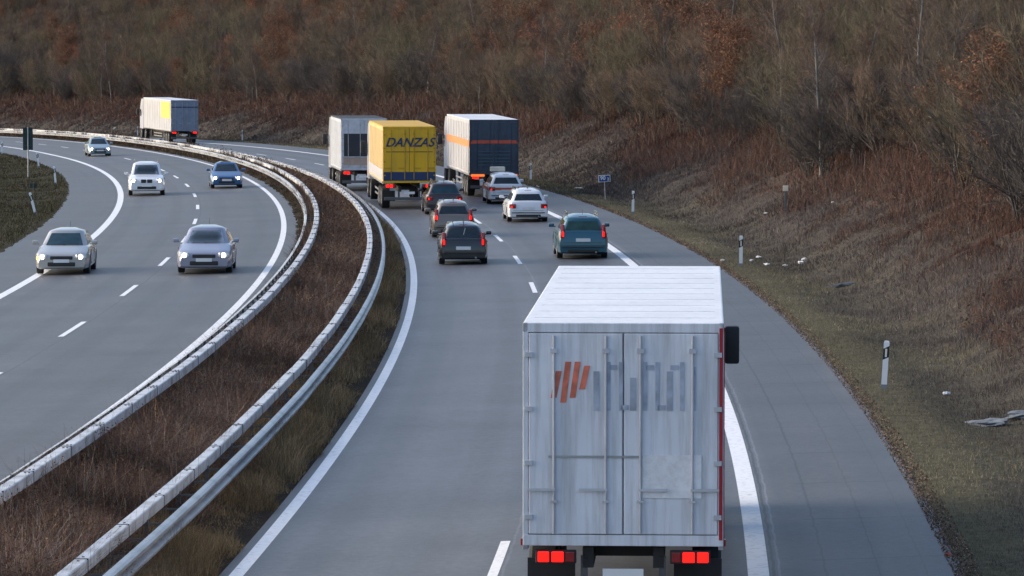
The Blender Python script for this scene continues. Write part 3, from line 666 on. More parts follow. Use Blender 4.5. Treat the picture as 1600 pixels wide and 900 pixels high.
    mb = MB(); mb.loft([R0_, R1_, ring(1, H - .05, xt, .05, .035), ring(1, H - .02, xt, .20, .12), ring(1, H - .004, xt, .55, .26), ring(1, H, xt, .80, .36)]); cab = mb.build('cabin', pm, t, 45)
    def panel(nm, idx, u0, u1, v0, v1, m, off=.008, parent=cab, th=.006):
        a, b, c, d = R0_[idx[0]], R0_[idx[1]], R1_[idx[1]], R1_[idx[0]]
        def q(u, v): return (a * (1 - u) + b * u) * (1 - v) + (d * (1 - u) + c * u) * v
        n = (b - a).cross(d - a).normalized(); ctr = Vector((0, (rb + fb) / 2, belt)); n = n if n.dot(q(.5, .5) - ctr) > 0 else -n
        k = 6; mb = MB(); outer = [[q(u0 + (u1 - u0) * i / k, v0 + (v1 - v0) * j / 3) + n * off for i in range(k + 1)] for j in range(4)]
        vv = [[mb.bm.verts.new(p) for p in r_] for r_ in outer]
        for j in range(3):
            for i in range(k): mb.bm.faces.new((vv[j][i], vv[j][i + 1], vv[j + 1][i + 1], vv[j + 1][i]))
        bmesh.ops.solidify(mb.bm, geom=mb.bm.faces[:], thickness=-th)
        return mb.build(nm, m, parent)
    def cpanel(nm, pts0, pts1, v0, v1, m, off, inset=0.):
        """glass wrapped over several cabin facets"""
        k = len(pts0); mb = MB(); rows = []
        for v in (v0, (v0 + v1) / 2, v1):
            row = [pts0[i].lerp(pts1[i], v) + Vector(off) for i in range(k)]
            row[0] = row[0].lerp(row[1], inset); row[-1] = row[-1].lerp(row[-2], inset); rows.append([mb.bm.verts.new(p) for p in row])
        for a, b in zip(rows[:-1], rows[1:]):
            for i in range(k - 1): mb.bm.faces.new((a[i], a[i + 1], b[i + 1], b[i]))
        bmesh.ops.solidify(mb.bm, geom=mb.bm.faces[:], thickness=-.006); return mb.build(nm, m, cab, 50)
    cpanel('windscreen', [R0_[i] for i in (2, 3, 4, 5)], [R1_[i] for i in (2, 3, 4, 5)], .10, .97, glass, (0, .012, .006), .10)
    cpanel('rear_window', [R0_[i] for i in (11, 10, 9, 8)], [R1_[i] for i in (11, 10, 9, 8)], .14, .90, rear_glass or glass, (0, -.012, .006), .12)
    for idx in ((0, 1), (7, 6)):
        splits = [(.04, .27), (.30, .62), (.65, .95)] if style in ('wagon', 'suv', 'van') else [(.10, .46), (.50, .93)]
        for a_, b_ in splits: panel('side_window', idx, a_, b_, .14, .90, glass)
    # panel seams, handles, mirrors, bumper trim
    for s_ in (1, -1):
        mb = MB(); 
        for yy in ((fb - .12, .0), ((fb + rb) / 2 + .05, 0)): mb.box((s_ * W / 2 * .996, yy[0], sill + (belt - sill) * .5), (.012, .012, (belt - sill) * .66))
        mb.build('door_seam', SEAM, body)
        for yy in ((fb + rb) / 2 + .18, rb + (fb - rb) * .24):
            MB().box((s_ * (W / 2 * .975 + .012), yy, belt - .13), (.03, .16, .03), bev=.008).build('door_handle', pm if 'dark' not in opts else CHROME, body)
        mb = MB(); mb.box((s_ * (W / 2 + .09), fb - .26, belt + .09), (.20, .13, .14), bev=.04); mb.box((s_ * (W / 2 - .01), fb - .25, belt + .04), (.10, .05, .04)); mb.build('wing_mirror', pm, t, 40)
        for c in (-wbh, wbh): wheel(t, s_ * (W / 2 - .12), c, wr, .21, s_)
    # front
    yf = L / 2; zn = g('nose') * H
    def at_front(x, z, dz_=.0):
        return hw(yf - .02)
    hx = W / 2 * .70
    for s_ in (1, -1):
        mb = MB(); mb.box((s_ * hx, yf - .14, zn - .10), (.36, .22, .17), rz=-s_ * .42, rx=.25, bev=.05); hl = mb.build('headlight', HEADSHELL, t, 40)
        mb = MB(); mb.cyl((s_ * hx, yf - .06, zn - .10), (s_ * hx, yf + .005, zn - .105), .078, .072, 14)
        mb.build('bulb', HEAD, hl, 40)
        if 'indicator' in opts and s_ > 0: MB().box((s_ * (hx + .14), yf - .105, zn - .14), (.13, .06, .08), rz=-.42, bev=.02).build('indicator', AMBER_LIT, hl)
        MB().cyl((s_ * hx * .95, yf - .06, sill + .16), (s_ * hx * .95, yf - .005, sill + .16), .055, .05, 12).build('fog_lamp', HEADSHELL, t, 40)
    mb = MB()
    if 'kidney' in opts:
        for s_ in (1, -1): mb.box((s_ * .16, yf - .02, zn - .13), (.27, .07, .19), bev=.035)
    else: mb.box((0, yf - .025, zn - .13), (W * .42, .08, .12), bev=.03)
    mb.build('grille', PLAST, t)
    mb = MB(); mb.box((0, yf - .03, sill + .16), (W * .52, .10, .15), bev=.04); mb.build('air_intake', PLAST, t)
    MB().box((0, yf + .022, sill + .27), (.52, .015, .11)).build('number_plate', PLATE, t)
    mb = MB()
    for s_ in (-.35, .12): mb.box((s_ * W / 2 + .1, fb + .035, belt + .035), (.5, .02, .015), ry=.06)
    mb.build('wiper', PLAST, cab)
    # rear
    yr = -L / 2; zt_ = g('tail') * H; tall = 'tall_lights' in opts
    for s_ in (1, -1):
        if tall: c = (s_ * (W / 2 * .80), yr + .075, zt_ + .0); dd = (.13, .15, .50)
        else: c = (s_ * (W / 2 * .76), yr + .05, zt_ - .20); dd = (.30, .15, .20)
        mb = MB(); mb.box(c, dd, rz=s_ * .30, rx=(-.12 if tall else 0), bev=.035); tl = mb.build('tail_light', RED_LENS, t, 40)
        MB().box((c[0] * .99, yr - .018 if not tall else yr - .02, c[2] - dd[2] * .18), (dd[0] * .5, .02, dd[2] * .35), rz=s_ * .2, bev=.006).build('lit_lens', RED_LIT, tl)
    MB().box((0, yr - .004, zt_ - .30), (.52, .03, .12), bev=.004).build('number_plate', PLATE, t)
    mb = MB(); mb.box((0, yr - .0, .43), (W * .80, .07, .035), bev=.012); mb.box((0, yr + .02, .30), (W * .60, .08, .10), bev=.02); mb.build('bumper_trim', PLAST, t)
    mb = MB(); mb.box((0, yr + .008, zt_ - .40), (W * .74, .02, .012)); mb.build('tailgate_seam', SEAM, body)
    MB().box((0, rt - .0, H - .085), (.30, .02, .02), bev=.004).build('brake_light', RED_LENS, cab)
    MB().cyl((W * .25, yr - .02, .27), (W * .25, yr + .2, .27), .035).build('exhaust_pipe', CHROME, t)
    if 'wiper' in opts: MB().box((.03, rb + (rt - rb) * .45 - .03, belt + (zs - belt) * .48), (.022, .018, .30), ry=.25).build('rear_wiper', mat('grey_trim', (.5, .5, .5), .4), cab)
    # roof
    if 'rails' in opts:
        for s_ in (1, -1):
            mb = MB(); x = s_ * xt * .88; y0, y1 = rt + .18, ft - .18
            mb.cyl((x, y0, H + .05), (x, y1, H + .05), .016, None, 8); [mb.cyl((x, q, H - .05), (x, q, H + .05), .02, None, 8) for q in (y0, (y0 + y1) / 2, y1)]
            mb.build('roof_rail', CHROME if 'dark' not in opts else PLAST, t, 40)
    if 'seams' in opts:
        mb = MB()
        for x in (-xt * .62, xt * .05): mb.box((x, (rt + ft) / 2, H + .002), (.022, (ft - rt) * .80, .012))
        mb.build('roof_seam', SEAM, cab)
    MB().cyl((0, rt + .25, H - .02), (0, rt + .12, H + .16), .008, .004, 6).build('aerial', PLAST, cab)
    return t
def put(t, s, o, away=True, mid=None):
    """place so that the end facing the camera stands at s"""
    L = mid or 0; s2 = s + L / 2; p = P(s2, o, .004); t.location = p; a = heading(s2); t.rotation_euler = (0, 0, -a if away else PI - a)
    # roll with the crossfall
    cf = math.atan(float(I(s2, CC))) ; t.rotation_mode = 'ZXY'; t.rotation_euler = (0, 0, -a if away else PI - a)
    return t
OC = 'oncoming cars with headlights on'; AW = 'cars driving away in the curve'
P_SILVER = paint('silver_paint', (.42, .41, .39)); P_LILAC = paint('pale_blue_silver_paint', (.29, .30, .38)); P_WHITE = paint('white_paint', (.72, .74, .78), .0, .3)
P_BLUE = paint('blue_paint', (.03, .11, .27)); P_TEALS = paint('grey_teal_paint', (.26, .34, .37)); P_TEAL = paint('dark_teal_paint', (.016, .095, .14))
P_BLACK = paint('black_paint', (.012, .014, .018), .1, .25); P_BRONZE = paint('bronze_paint', (.19, .155, .13), .4); P_DRED = paint('dark_maroon_paint', (.035, .022, .028), .4)
put(car('silver_car', 4.45, 1.78, 1.46, P_SILVER, 'wagon', 'silver car with glowing amber indicator straddling the edge line', OC, opts=('indicator',), glass=GLASS_T), 139.5, -15.43, False, 4.45)
put(car('lilac_car', 4.5, 1.80, 1.50, P_LILAC, 'wagon', 'pale lilac-silver oncoming car passing the lane dashes, its bonnet bluish', OC), 137.5, -10.63, False, 4.5)
put(car('white_off_roader', 4.7, 1.90, 1.72, P_WHITE, 'suv', 'tall white off-roader with two dark grille openings coming towards the viewer', OC, opts=('kidney', 'rails')), 220, -14.9, False, 4.7)
put(car('blue_car', 4.2, 1.74, 1.42, P_BLUE, 'saloon', 'bright blue oncoming car beside the edge line next to the median', OC), 229, -10.5, False, 4.2)
put(car('grey_car', 4.4, 1.76, 1.44, P_TEALS, 'saloon', 'grey-teal oncoming car, farthest away of the oncoming cars', OC), 321, -13.5, False, 4.4)
put(car('teal_estate', 4.5, 1.84, 1.60, P_TEAL, 'wagon', 'dark teal estate car with green rear window, just ahead of the near white truck', AW, rear_glass=GLASS_G, opts=('tall_lights', 'rails')), 150.6, 2.32, True, 4.5)
put(car('white_estate', 4.6, 1.80, 1.48, P_WHITE, 'wagon', 'plain white estate car between the teal estate and the striped car', AW, opts=('rails', 'dark', 'seams')), 184.5, 2.1, True, 4.6)
amb = put(car('striped_car', 4.5, 1.82, 1.55, P_WHITE, 'wagon', 'white car with red-orange stripes and a pale box on its roof', AW), 207.5, 2.75, True, 4.5)
OR = mat('red_orange_film', (.62, .10, .045), .4, var=.08)
for s_ in (1, -1): MB().box((s_ * (.915), -.2, .78), (.012, 3.6, .14)).build('stripe', OR, amb)
MB().box((0, -2.262, .76), (1.35, .012, .12)).build('stripe', OR, amb)
MB().box((-.25, .1, 1.66), (.75, .30, .24), bev=.05).build('roof_sign', mat('cream_plastic', (.72, .66, .54), .4), amb)
put(car('black_hatchback', 3.95, 1.74, 1.50, P_BLACK, 'hatch', 'black hatchback, nearest of the three dark cars in the left lane', AW, opts=('tall_lights', 'seams', 'wiper')), 148.8, -2.0, True, 3.95)
put(car('bronze_hatchback', 4.1, 1.74, 1.52, P_BRONZE, 'hatch', 'bronze-grey hatchback, middle of the three dark cars in the left lane', AW, opts=('seams', 'tall_lights')), 171, -1.75, True, 4.1)
put(car('maroon_car', 4.3, 1.78, 1.55, P_DRED, 'wagon', 'dark maroon car with a teal rear window, just behind the yellow truck', AW, rear_glass=GLASS_T, opts=('seams', 'rails')), 196, -1.0, True, 4.3)

# ---------------------------------------------------------------- trucks
def truck(name, label, s, o, L=13.6, H=4.0, side=None, rear=None, roof=None, cabm=None, floor=1.18, frame=None, lights=2.02, doors=True, extra=None, curtain=True, bars=None):
    bars = bars or RIM
    W = 2.55; t = empty(name, (0, 0, 0), 0, label, 'truck', 'trucks driving away'); y0 = 0.; frame = frame or rear
    ch = MB(); 
    for x in (-.45, .45): ch.box((x, L / 2, .98), (.14, L - .4, .26))
    for y in np.arange(1, L - 1, 1.3): ch.box((0, y, .98), (.9, .10, .14))
    ch.build('chassis', PLAST, t)
    hz = H - floor
    mb = MB(); mb.box((0, L / 2, floor + hz / 2 - .02), (W - .03, L - .03, hz - .06), bev=.02); box = mb.build('cargo_box', side, t)
    mb = MB(); mb.box((0, L / 2, H - .02), (W, L, .05), bev=.02)
    for y in np.arange(.9, L - .3, 1.25): mb.box((0, y, H + .006), (W - .22, .02, .008))
    mb.build('roof', roof, t)
    fr = MB()
    for x in (-1, 1): fr.box((x * (W / 2 - .035), .0, floor + hz / 2), (.07, .09, hz), bev=.01)
    fr.box((0, 0, H - .06), (W, .09, .12), bev=.01); fr.box((0, 0, floor + .05), (W, .10, .14), bev=.01); fr.build('rear_frame', frame, t)
    if doors:
        for x in (-1, 1):
            d_ = MB().box((x * .605, -.03, floor + .12 + (hz - .24) / 2), (1.19, .05, hz - .26), bev=.012).build('rear_door', rear, t)
            lb = MB()
            for q in (.22, .88):
                lb.cyl((x * q, -.075, floor + .14), (x * q, -.075, H - .16), .017, None, 8); lb.box((x * q, -.075, floor + .55), (.09, .05, .03)); lb.box((x * q, -.075, H - .35), (.09, .04, .06))
                lb.box((x * (q + .16), -.09, floor + .70), (.36, .02, .035))
            lb.build('locking_bars', bars, d_, 40)
            hg = MB(); [hg.box((x * 1.20, -.06, z), (.10, .04, .06)) for z in np.linspace(floor + .35, H - .4, 4)]; merge(d_, hg, bars)
    if curtain:
        for x in (-1, 1):
            st = MB(); [st.box((x * (W / 2 - .006), y, floor + hz / 2 - .05), (.012, .045, hz - .30)) for y in np.arange(.7, L - .3, 1.05)]; st.build('curtain_straps', mat('strap_grey', (.25, .25, .26), .7), box)
    for x in (-1, 1):
        MB().box((x * (W / 2 - .03), L / 2, floor - .03), (.07, L - .1, .10), bev=.01).build('side_rail', RIM, t)
        sg_ = MB(); [sg_.box((x * (W / 2 - .06), L * .48, z), (.03, L * .28, .09)) for z in (.55, .80)]; sg_.build('side_guard', RIM, t)
    ub = MB(); ub.box((0, .10, .52), (W - .15, .12, .14), bev=.015); [ub.box((x, .25, .75), (.09, .10, .5)) for x in (-.5, .5)]; ub.build('underrun_bar', mat('painted_steel', (.10, .10, .105), .5), t)
    lw = lights / 2
    for x in (-1, 1):
        hs = MB().box((x * (lw - .12), .06, floor - .17), (.52, .08, .17), bev=.015).build('tail_light', PLAST, t)
        MB().box((x * (lw + .04), .012, floor - .17), (.14, .03, .13), bev=.01).build('red_lens', RED_LIT, hs)
        MB().box((x * (lw - .14), .012, floor - .17), (.15, .03, .13), bev=.01).build('red_lens', RED_LIT, hs)
        MB().box((x * (lw - .30), .012, floor - .17), (.11, .03, .13), bev=.01).build('amber_lens', RED_LENS, hs)
        MB().box((x * .95, 1.05, .62), (.62, .02, .50)).build('mud_flap', PLAST, t)
        MB().box((x * (W / 2 + .005), .03, floor + .02), (.05, .06, .09), bev=.01).build('marker_lamp', RED_LENS, t)
    MB().box((0, .03, .80), (.52, .02, .12)).build('number_plate', PLATE, t)
    for y in (1.75, 3.06, 4.37):
        for x in (-1, 1): wheel(t, x * (W / 2 - .21), y, .50, .38, x)
    ll = MB(); [ll.box((x * .8, L - 2.6, .72), (.12, .12, .62)) for x in (-1, 1)]; ll.build('landing_leg', PLAST, t)
    # tractor
    cb = MB(); yc = L + .35; cb.loft([[Vector((x * (W / 2 - .03), yc + dy, z)) for x, dy in ((-1, 0), (1, 0), (1, l - .15), (.85, l), (-.85, l), (-1, l - .15))] for z, l in ((1.0, 2.15), (1.6, 2.2), (2.3, 2.15), (3.1, 1.95), (3.55, 1.6), (H - .12, 1.15))]); cbo = cb.build('cab', cabm, t, 40)
    MB().box((0, yc + 2.07, 2.55), (2.2, .10, .85), rx=.12, bev=.03).build('windscreen', GLASS, cbo)
    for x in (-1, 1):
        MB().box((x * (W / 2 - .025), yc + 1.45, 2.5), (.02, .75, .65)).build('side_window', GLASS, cbo)
        mr = MB(); mr.box((x * (W / 2 + .20), yc + 1.85, 2.6), (.24, .16, .62), bev=.05); mr.box((x * (W / 2 + .08), yc + 1.82, 2.85), (.30, .05, .05)); mr.build('wing_mirror', PLAST, t, 40)
        for y in (L - 1.1, yc + 1.2): wheel(t, x * (W / 2 - .20), y, .52, .36, x)
    tc = MB(); [tc.box((x * .42, L + .2, .85), (.10, 4.6, .24)) for x in (-1, 1)]; tc.build('tractor_chassis', PLAST, t)
    if extra: extra(t, W, L, H, floor)
    p = P(s, o, .004); t.location = p; sm = s + L * .5; t.rotation_euler = (0, 0, -heading(sm))
    return t
def text_mesh(name, body, m, size, loc, parent, rot=(PI / 2, 0, 0), shear=0., depth=.004, sx=1.):
    cu = bpy.data.curves.new(name, 'FONT'); cu.body = body; cu.size = size; cu.extrude = depth; cu.align_x = 'CENTER'; cu.align_y = 'CENTER'; cu.shear = shear; cu.offset = size * .018
    ob = bpy.data.objects.new(name, cu); C.objects.link(ob); dg = bpy.context.evaluated_depsgraph_get(); me = bpy.data.meshes.new_from_object(ob.evaluated_get(dg)); bpy.data.objects.remove(ob)
    me.materials.clear(); me.materials.append(m); x = bpy.data.objects.new(name, me); C.objects.link(x); x.location = loc; x.rotation_euler = rot; x.scale = (sx, 1, 1); x.parent = parent; return x
W_TARP = mat('white_tarpaulin', (.76, .78, .83), .45, scale=.8, col2=(.66, .68, .73)); W_ROOF = mat('white_roof', (.80, .80, .82), .4, var=.05, scale=.7)
RED_D = mat('dark_red_stripe', (.33, .012, .02), .4); GREYBLUE = mat('grey_blue_film', (.36, .40, .48), .5, var=.25, scale=5); ORL = mat('orange_red_film', (.66, .17, .10), .5, var=.25, scale=6)
def grime(m, amt=.30, zs=.35):
    nt = m.node_tree; b = nt.nodes['Principled BSDF']; L = nt.links; src = b.inputs['Base Color'].links[0].from_socket
    tc = nt.nodes.new('ShaderNodeTexCoord'); mp = nt.nodes.new('ShaderNodeMapping'); mp.inputs['Scale'].default_value = (5, 5, zs); L.new(tc.outputs['Object'], mp.inputs[0])
    n = nt.nodes.new('ShaderNodeTexNoise'); n.inputs['Scale'].default_value = 1.6; n.inputs['Detail'].default_value = 7; n.inputs['Roughness'].default_value = .7; L.new(mp.outputs[0], n.inputs['Vector'])
    r = nt.nodes.new('ShaderNodeValToRGB'); r.color_ramp.elements[0].position = .42; r.color_ramp.elements[1].position = .75; L.new(n.outputs['Fac'], r.inputs[0])
    k = nt.nodes.new('ShaderNodeMath'); k.operation = 'MULTIPLY'; k.inputs[1].default_value = amt; L.new(r.outputs[0], k.inputs[0])
    mx = nt.nodes.new('ShaderNodeMix'); mx.data_type = 'RGBA'; L.new(k.outputs[0], mx.inputs[0]); L.new(src, mx.inputs[6]); mx.inputs[7].default_value = (.20, .18, .16, 1); L.new(mx.outputs[2], b.inputs['Base Color'])
    w_ = nt.nodes.new('ShaderNodeTexNoise'); w_.inputs['Scale'].default_value = 1.1; w_.inputs['Detail'].default_value = 2; L.new(tc.outputs['Object'], w_.inputs['Vector'])
    bp = nt.nodes.new('ShaderNodeBump'); bp.inputs['Strength'].default_value = .35; bp.inputs['Distance'].default_value = .06; L.new(w_.outputs['Fac'], bp.inputs['Height']); L.new(bp.outputs[0], b.inputs['Normal'])
grime(W_TARP, .55); grime(W_ROOF, .3, 5)
def near_extra(t, W, L, H, floor):
    # dark red stripe down the right corner post, faded lettering strokes, orange-red emblem, board across the doors
    MB().box((W / 2 - .035, -.052, floor + (H - floor) / 2 + .0), (.045, .012, H - floor - .12)).build('red_stripe', RED_D, t)
    MB().box((W / 2 + .006, .12, floor + (H - floor) / 2), (.012, .10, H - floor - .12)).build('red_stripe', RED_D, t)
    e = MB()
    for k, (x, h, dx) in enumerate(((-.92, .34, 0), (-.80, .52, .02), (-.68, .46, 0), (-.56, .30, .02))):
        z = 3.22 + (.03 * k); e.poly([(x, -.058, z - h / 2), (x + .075, -.058, z - h / 2), (x + .14, -.058, z + h / 2), (x + .065, -.058, z + h / 2)], -.004)
    e.build('emblem', ORL, t)
    b = MB()
    for k in range(9):
        x = -.34 + k * .155; h = (.50, .62, .62, .42, .62, .62, .50, .62, .56)[k]; b.box((x, -.060, 3.20 - (.62 - h) / 2), (.05 if k % 3 else .075, .006, h))
        if k in (1, 4, 6): b.box((x + .06, -.060, 3.46 - .02), (.10, .006, .06))
        if k in (2, 5): b.box((x + .05, -.060, 2.93), (.10, .006, .06))
    b.build('faded_lettering', GREYBLUE, t)
    MB().box((0, -.062, 2.30), (1.9, .008, .03)).build('door_trim', RIM, t)
    MB().box((.62, -.062, 2.05), (.75, .010, .55)).build('sticker_board', W_ROOF, t)
truck('white_truck', 'white box truck seen close from behind and above, red stripe down its right edge', 53.6, 2.02, L=13.0, side=W_TARP, rear=W_TARP, roof=W_ROOF, cabm=P_WHITE, lights=1.95, extra=near_extra, bars=mat('white_painted_steel', (.50, .52, .56), .4, .2))
YEL = mat('yellow_tarpaulin', (.74, .42, .003), .5, var=.06, scale=1.2); YSIDE = mat('cream_yellow_tarpaulin', (.70, .50, .20), .5, var=.1, scale=.6); DBLUE = mat('dark_blue_film', (.012, .035, .11), .5)
def yel_extra(t, W, L, H, floor):
    MB().box((0, -.062, floor + .30), (W - .06, .012, .42)).build('blue_band', DBLUE, t)
    text_mesh('lettering', 'DANZAS', DBLUE, .60, (0, -.085, H - .78), t, shear=.35, sx=.98)
    MB().box((0, -.062, H - 1.22), (W - .3, .01, .03)).build('door_trim', PLAST, t)
    for x in (-1, 1): MB().box((x * (W / 2 + .004), L / 2, floor + .36), (.014, L - .2, .5)).build('grey_band', mat('pale_grey_band', (.42, .42, .44), .6), t)
truck('yellow_truck', 'bright yellow box truck with dark lettering and a dark blue band across its rear', 203.5, -2.25, L=13.6, side=YSIDE, rear=YEL, roof=YEL, cabm=P_WHITE, frame=YEL, floor=1.30, extra=yel_extra, bars=mat('ochre_steel', (.45, .27, .02), .5))
grime(YEL, .25); grime(YSIDE, .3)
NAVY = mat('navy_rear', (.03, .055, .09), .45, var=.2); ORG = mat('orange_film', (.72, .26, .08), .5, var=.1); GS = mat('pale_grey_tarpaulin', (.50, .51, .54), .5, var=.07, scale=1.0)
grime(GS, .4); grime(NAVY, .2)
def org_extra(t, W, L, H, floor):
    MB().box((0, -.062, 2.85), (W - .12, .012, .17)).build('orange_stripe', mat('red_orange_stripe', (.62, .10, .05), .5), t)
    for x in (-1, 1): MB().box((x * (W / 2 + .004), L / 2, 2.75), (.014, L - .2, .36)).build('orange_stripe', ORG, t)
    b = MB(); [b.box((0, -.11, z), (W * .66, .012, .05)) for z in (2.35, 2.18, 2.0, 1.83, 1.66)]; b.build('rear_slats', mat('slat_blue', (.06, .12, .17), .5), t)
    for x in (-1, 1): MB().box((x * .85, -.10, floor - .06), (.70, .03, .12), bev=.01).build('reflector_panel', mat('orange_reflector_glow', (.8, .16, .03), .4, emit=(1, .2, .03), estr=.5), t)  # emission stands in for reflected light; these panels glow without being lamps
truck('grey_truck', 'pale grey box truck with a navy rear and orange stripes', 218, 3.0, L=14.5, side=GS, rear=NAVY, roof=W_ROOF, cabm=P_WHITE, frame=NAVY, extra=org_extra, bars=mat('navy_steel', (.035, .06, .10), .5))
LGR = mat('light_grey_rear', (.48, .52, .58), .5); DARKP = mat('dark_panel', (.015, .02, .03), .5); DROOF = mat('dark_roof', (.03, .03, .035), .6)
def dp_extra(t, W, L, H, floor):
    MB().box((-.1, -.062, 2.55), (W * .80, .014, 1.25)).build('dark_panel', DARKP, t)
    MB().box((.0, -.062, 1.65), (W * .9, .014, .42)).build('beige_band', mat('beige_band', (.40, .30, .24), .6), t)
truck('dark_roofed_truck', 'light grey truck with dark roof and dark rear panel, partly behind the yellow truck', 233, -2.8, L=9., side=LGR, rear=LGR, roof=DROOF, cabm=P_WHITE, frame=LGR, extra=dp_extra, bars=mat('grey_steel', (.35, .37, .4), .5))
BLG = mat('blue_grey_rear', (.21, .25, .33), .5, var=.1)
def far_extra(t, W, L, H, floor):
    for x in (-1, 1):
        MB().box((x * (W / 2 + .004), 3.2, 3.05), (.014, 5.4, 1.5)).build('yellow_panel', mat('yellow_panel', (.75, .55, .10), .5), t)
    MB().box((0, -.062, 3.35), (W - .1, .012, .10)).build('dark_band', DBLUE, t)
truck('distant_truck', 'distant truck with blue-grey rear and yellow patch on its side, rounding the bend', 391, 1.9, L=17, side=GS, rear=BLG, roof=W_ROOF, cabm=P_WHITE, frame=BLG, extra=far_extra)

# ---------------------------------------------------------------- roadside furniture
WPL = mat('white_plastic', (.86, .87, .88), .45, var=.03); BPL = mat('black_plastic_band', (.012, .012, .014), .5); REFL = mat('reflector', (.78, .78, .74), .15, coat=.8); CONC = mat('grey_base', (.22, .25, .27), .8)
def marker_post(s, o, face, label, lean=(0, 0), group='marker posts along the road'):
    """face=+1: front turned against the traffic that drives away"""
    t = empty('marker_post', P(s, o, 0, True), -heading(s), label, 'marker post', group)
    prof = [(-.06, 0), (.06, 0), (.045, .045), (0, .10), (-.045, .045)]; prof = [(x, y - .03) for x, y in prof]
    def seg(nm, z0, z1, m, g=0., cut=0.):
        mb = MB(); mb.loft([[Vector((x * (1 + g), y * (1 + g) - g * .0, z0 + cut * x)) for x, y in prof], [Vector((x * (1 + g), y * (1 + g), z1 + cut * x)) for x, y in prof]]); return mb.build(nm, m, t)
    seg('base', -.06, .10, CONC, .12); seg('post', .06, 1.0, WPL); seg('black_band', .66, .90, BPL, .06, .55)
    mb = MB(); mb.loft([[Vector((x, y, 1.0)) for x, y in prof], [Vector((x * .8, y * .8 + .004, 1.04)) for x, y in prof]]); mb.build('cap', WPL, t)
    MB().box((0, -.040, .78), (.042, .014, .18), bev=.004).build('reflector', REFL, t)
    t.rotation_euler = (R(lean[1]), R(lean[0]), -heading(s)); return t
for k, (s, lean, lab) in enumerate(((90.5, (3.4, 0), 'white marker post with black band, nearest and largest on the right verge'), (142.7, (.5, 0), 'white marker post beside the white litter, second on the right verge'), (191.0, (1, 0), 'white marker post just right of the small blue sign'), (243.2, (-1, 0), 'white marker post beside the rear of the grey truck'), (395.3, (1, 0), 'small white marker post between the distant truck and the dark-roofed truck'), (455., (0, 0), 'tiny white marker post far left beyond the guardrail'))):
    marker_post(s, 7.3 if k < 3 else (7.6 if k == 3 else 8.0), 1, lab, lean)
for s, o, lean, lab in ((198.4, -20.0, (-14, 0), 'strongly leaning white marker post, the nearest on the grass island'), (247.3, -19.7, (-5, 0), 'white marker post at the tip of the grass island, second nearest there'), (291.1, -19.7, (-6, 0), 'white marker post behind the green board sign pole on the grass island'), (340., -19.6, (0, 0), 'white marker post at the left border of the picture beyond the grass island')):
    marker_post(s, o, -1, lab, lean, 'marker posts on the grass island')
# small blue distance sign
t = empty('distance_sign', P(209.8, 7.9, 0, True), -heading(209), 'small blue sign with white digits on a thin grey pole in the right verge', 'road sign')
MB().cyl((0, 0, -.05), (0, 0, .95), .028).build('pole', GALV, t, 40); bl = mat('sign_blue', (.01, .06, .26), .4)
b_ = MB().box((0, -.04, 1.08), (.60, .02, .34), bev=.008).build('sign_plate', WPL, t); MB().box((0, -.053, 1.08), (.54, .01, .29)).build('blue_face', bl, b_); text_mesh('digits', '90', WPL, .27, (-.08, -.065, 1.10), b_); text_mesh('digit', '2', WPL, .20, (.18, -.065, 1.04), b_); t.rotation_euler[1] = R(-3)
# green board on the island
GRN = mat('dark_green_board', (.012, .035, .035), .6); t = empty('green_board', P(267.1, -21.1, 0, True), -heading(267), 'tall dark green board on a thin pole standing on the grass island at the left', 'road sign')
MB().cyl((0, 0, -.1), (0, 0, 3.2), .038).build('pole', GALV, t, 40)
b_ = MB().box((0, .05, 2.48), (.62, .03, 1.42), bev=.01).build('sign_plate', GRN, t); mb = MB(); mb.box((0, .025, 2.48), (.05, .02, 1.40)); [mb.box((0, .028, z), (.5, .015, .035)) for z in (2.05, 2.9)]; mb.build('back_rail', mat('dark_rail', (.04, .07, .075), .5), b_)
t = empty('low_sign', P(210.4, -20.5, 0, True), -heading(210), 'small dark two-part sign on a short thin pole on the grass island', 'road sign')
MB().cyl((0, 0, -.1), (0, 0, 1.2), .022).build('pole', mat('dull_pole', (.07, .07, .07), .6), t, 40); [MB().box((x * .10, .03, 1.06), (.16, .02, .24), bev=.01).build('plate', GRN, t) for x in (-1, 1)]
# cream marker on a grey post in the slope
t = empty('slope_marker', P(169.5, 11.6, 0, True), -.1, 'cream square plate on a weathered grey post in the right slope', 'marker')
MB().box((0, 0, .42), (.09, .09, .95), bev=.01).build('post', mat('weathered_grey_post', (.11, .11, .12), .85), t); MB().box((0, -.02, 1.0), (.22, .09, .22), bev=.02).build('plate', mat('cream_enamel', (.62, .58, .48), .5), t)
t = MB().box((0, 0, 0), (.34, .05, .16), bev=.02).build('tilted_plate', mat('off_white_enamel', (.7, .66, .58), .5), None); t.location = P(470, 8.3, .85, True); t.rotation_euler = (0, -.6, 0); tag(t, 'tilted off-white plate far left beyond the guardrail, beside the tiny marker post', 'marker')
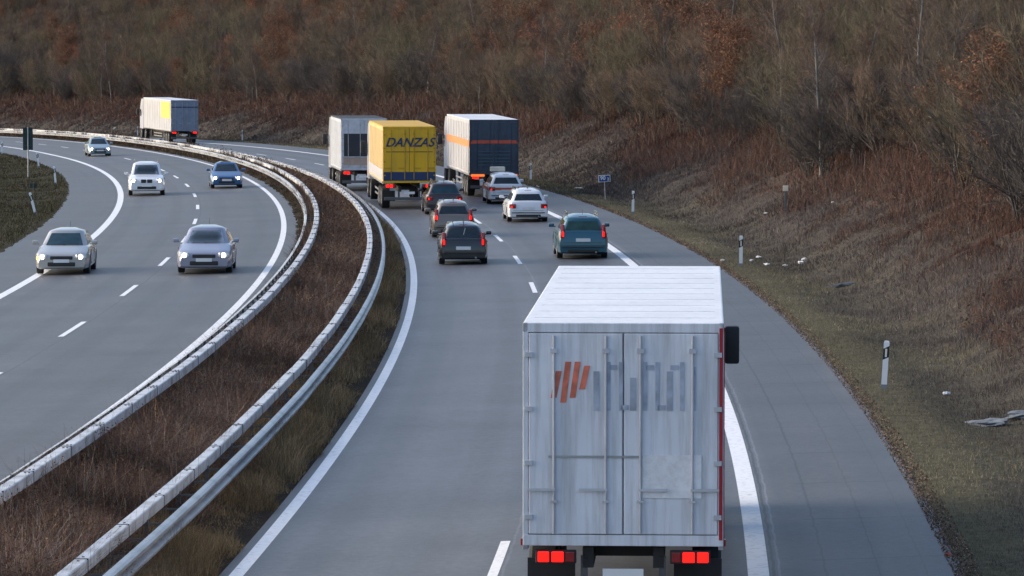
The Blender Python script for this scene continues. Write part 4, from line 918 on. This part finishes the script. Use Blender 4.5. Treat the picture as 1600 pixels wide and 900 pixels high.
# litter and stones
def crumple(name, loc, size, m, label, cat, seed, group=None, flat=.5):
    bm = bmesh.new(); bmesh.ops.create_icosphere(bm, subdivisions=3, radius=1); r = random.Random(seed)
    for v in bm.verts:
        n = noise.noise(v.co * 1.7 + Vector((seed, 0, 0))) * .7 + noise.noise(v.co * 4 + Vector((seed, 3, 0))) * .35; v.co *= 1 + n; v.co.x *= size[0]; v.co.y *= size[1]; v.co.z *= size[2]
    me = bpy.data.meshes.new(name); bm.to_mesh(me); bm.free(); me.polygons.foreach_set('use_smooth', np.zeros(len(me.polygons), bool)); me.materials.append(m)
    o = bpy.data.objects.new(name, me); C.objects.link(o); o.location = loc; o.rotation_euler = (0, 0, r.uniform(0, 6)); return tag(o, label, cat, group)
PLB = mat('white_film', (.78, .78, .80), .4, var=.1); 
LIT = 'white litter on the verge'
crumple('plastic_bag', P(145.3, 9.6, .06, True), (.20, .10, .045), PLB, 'largest piece of crumpled white plastic litter on the right slope', 'litter', 3)
crumple('plastic_bag', P(146.6, 9.85, .05, True), (.10, .07, .05), PLB, 'small white crumpled bag lying against the largest piece of litter', 'litter', 9)
for k, (s, o) in enumerate(((144.8, 9.0), (146.0, 7.95), (144.6, 8.35), (150.5, 8.6), (146.2, 6.95), (173., 11.2), (167., 13.2), (90., 8.6))):
    crumple('paper_scrap', P(s, o, .05, True), (.10, .06, .03), PLB, 'small scrap of white paper lying in the dry grass of the right slope', 'litter', 20 + k, LIT)
crumple('paper_scrap', P(232, 9.0, .05, True), (.30, .12, .05), PLB, 'flat white scrap on the verge left of the small blue sign', 'litter', 41)
crumple('red_scrap', P(61.0, 6.55, .02), (.05, .03, .015), mat('red_film', (.6, .03, .02), .4), 'tiny bright red scrap on the pavement edge at the lower right', 'litter', 44)
STN = mat('grey_blue_stone', (.15, .165, .18), .85, var=.35, scale=7, bump=.5)
for k, (s, o, sz, lab) in enumerate(((83.0, 8.85, (.42, .30, .05), 'broken grey stone slab lying in the ditch, the left one of the pair'), (84.2, 9.75, (.50, .30, .06), 'broken grey stone slab lying in the ditch, the right one of the pair'), (131.5, 9.7, (.55, .10, .05), 'thin pale weathered plank in the ditch below the litter'))):
    x = crumple('stone_slab' if k < 2 else 'plank', P(s, o, .06, True), sz, STN, lab, 'stone slab' if k < 2 else 'plank', 60 + k); x.rotation_euler = (.05, -.08, .1 + .25 * k)
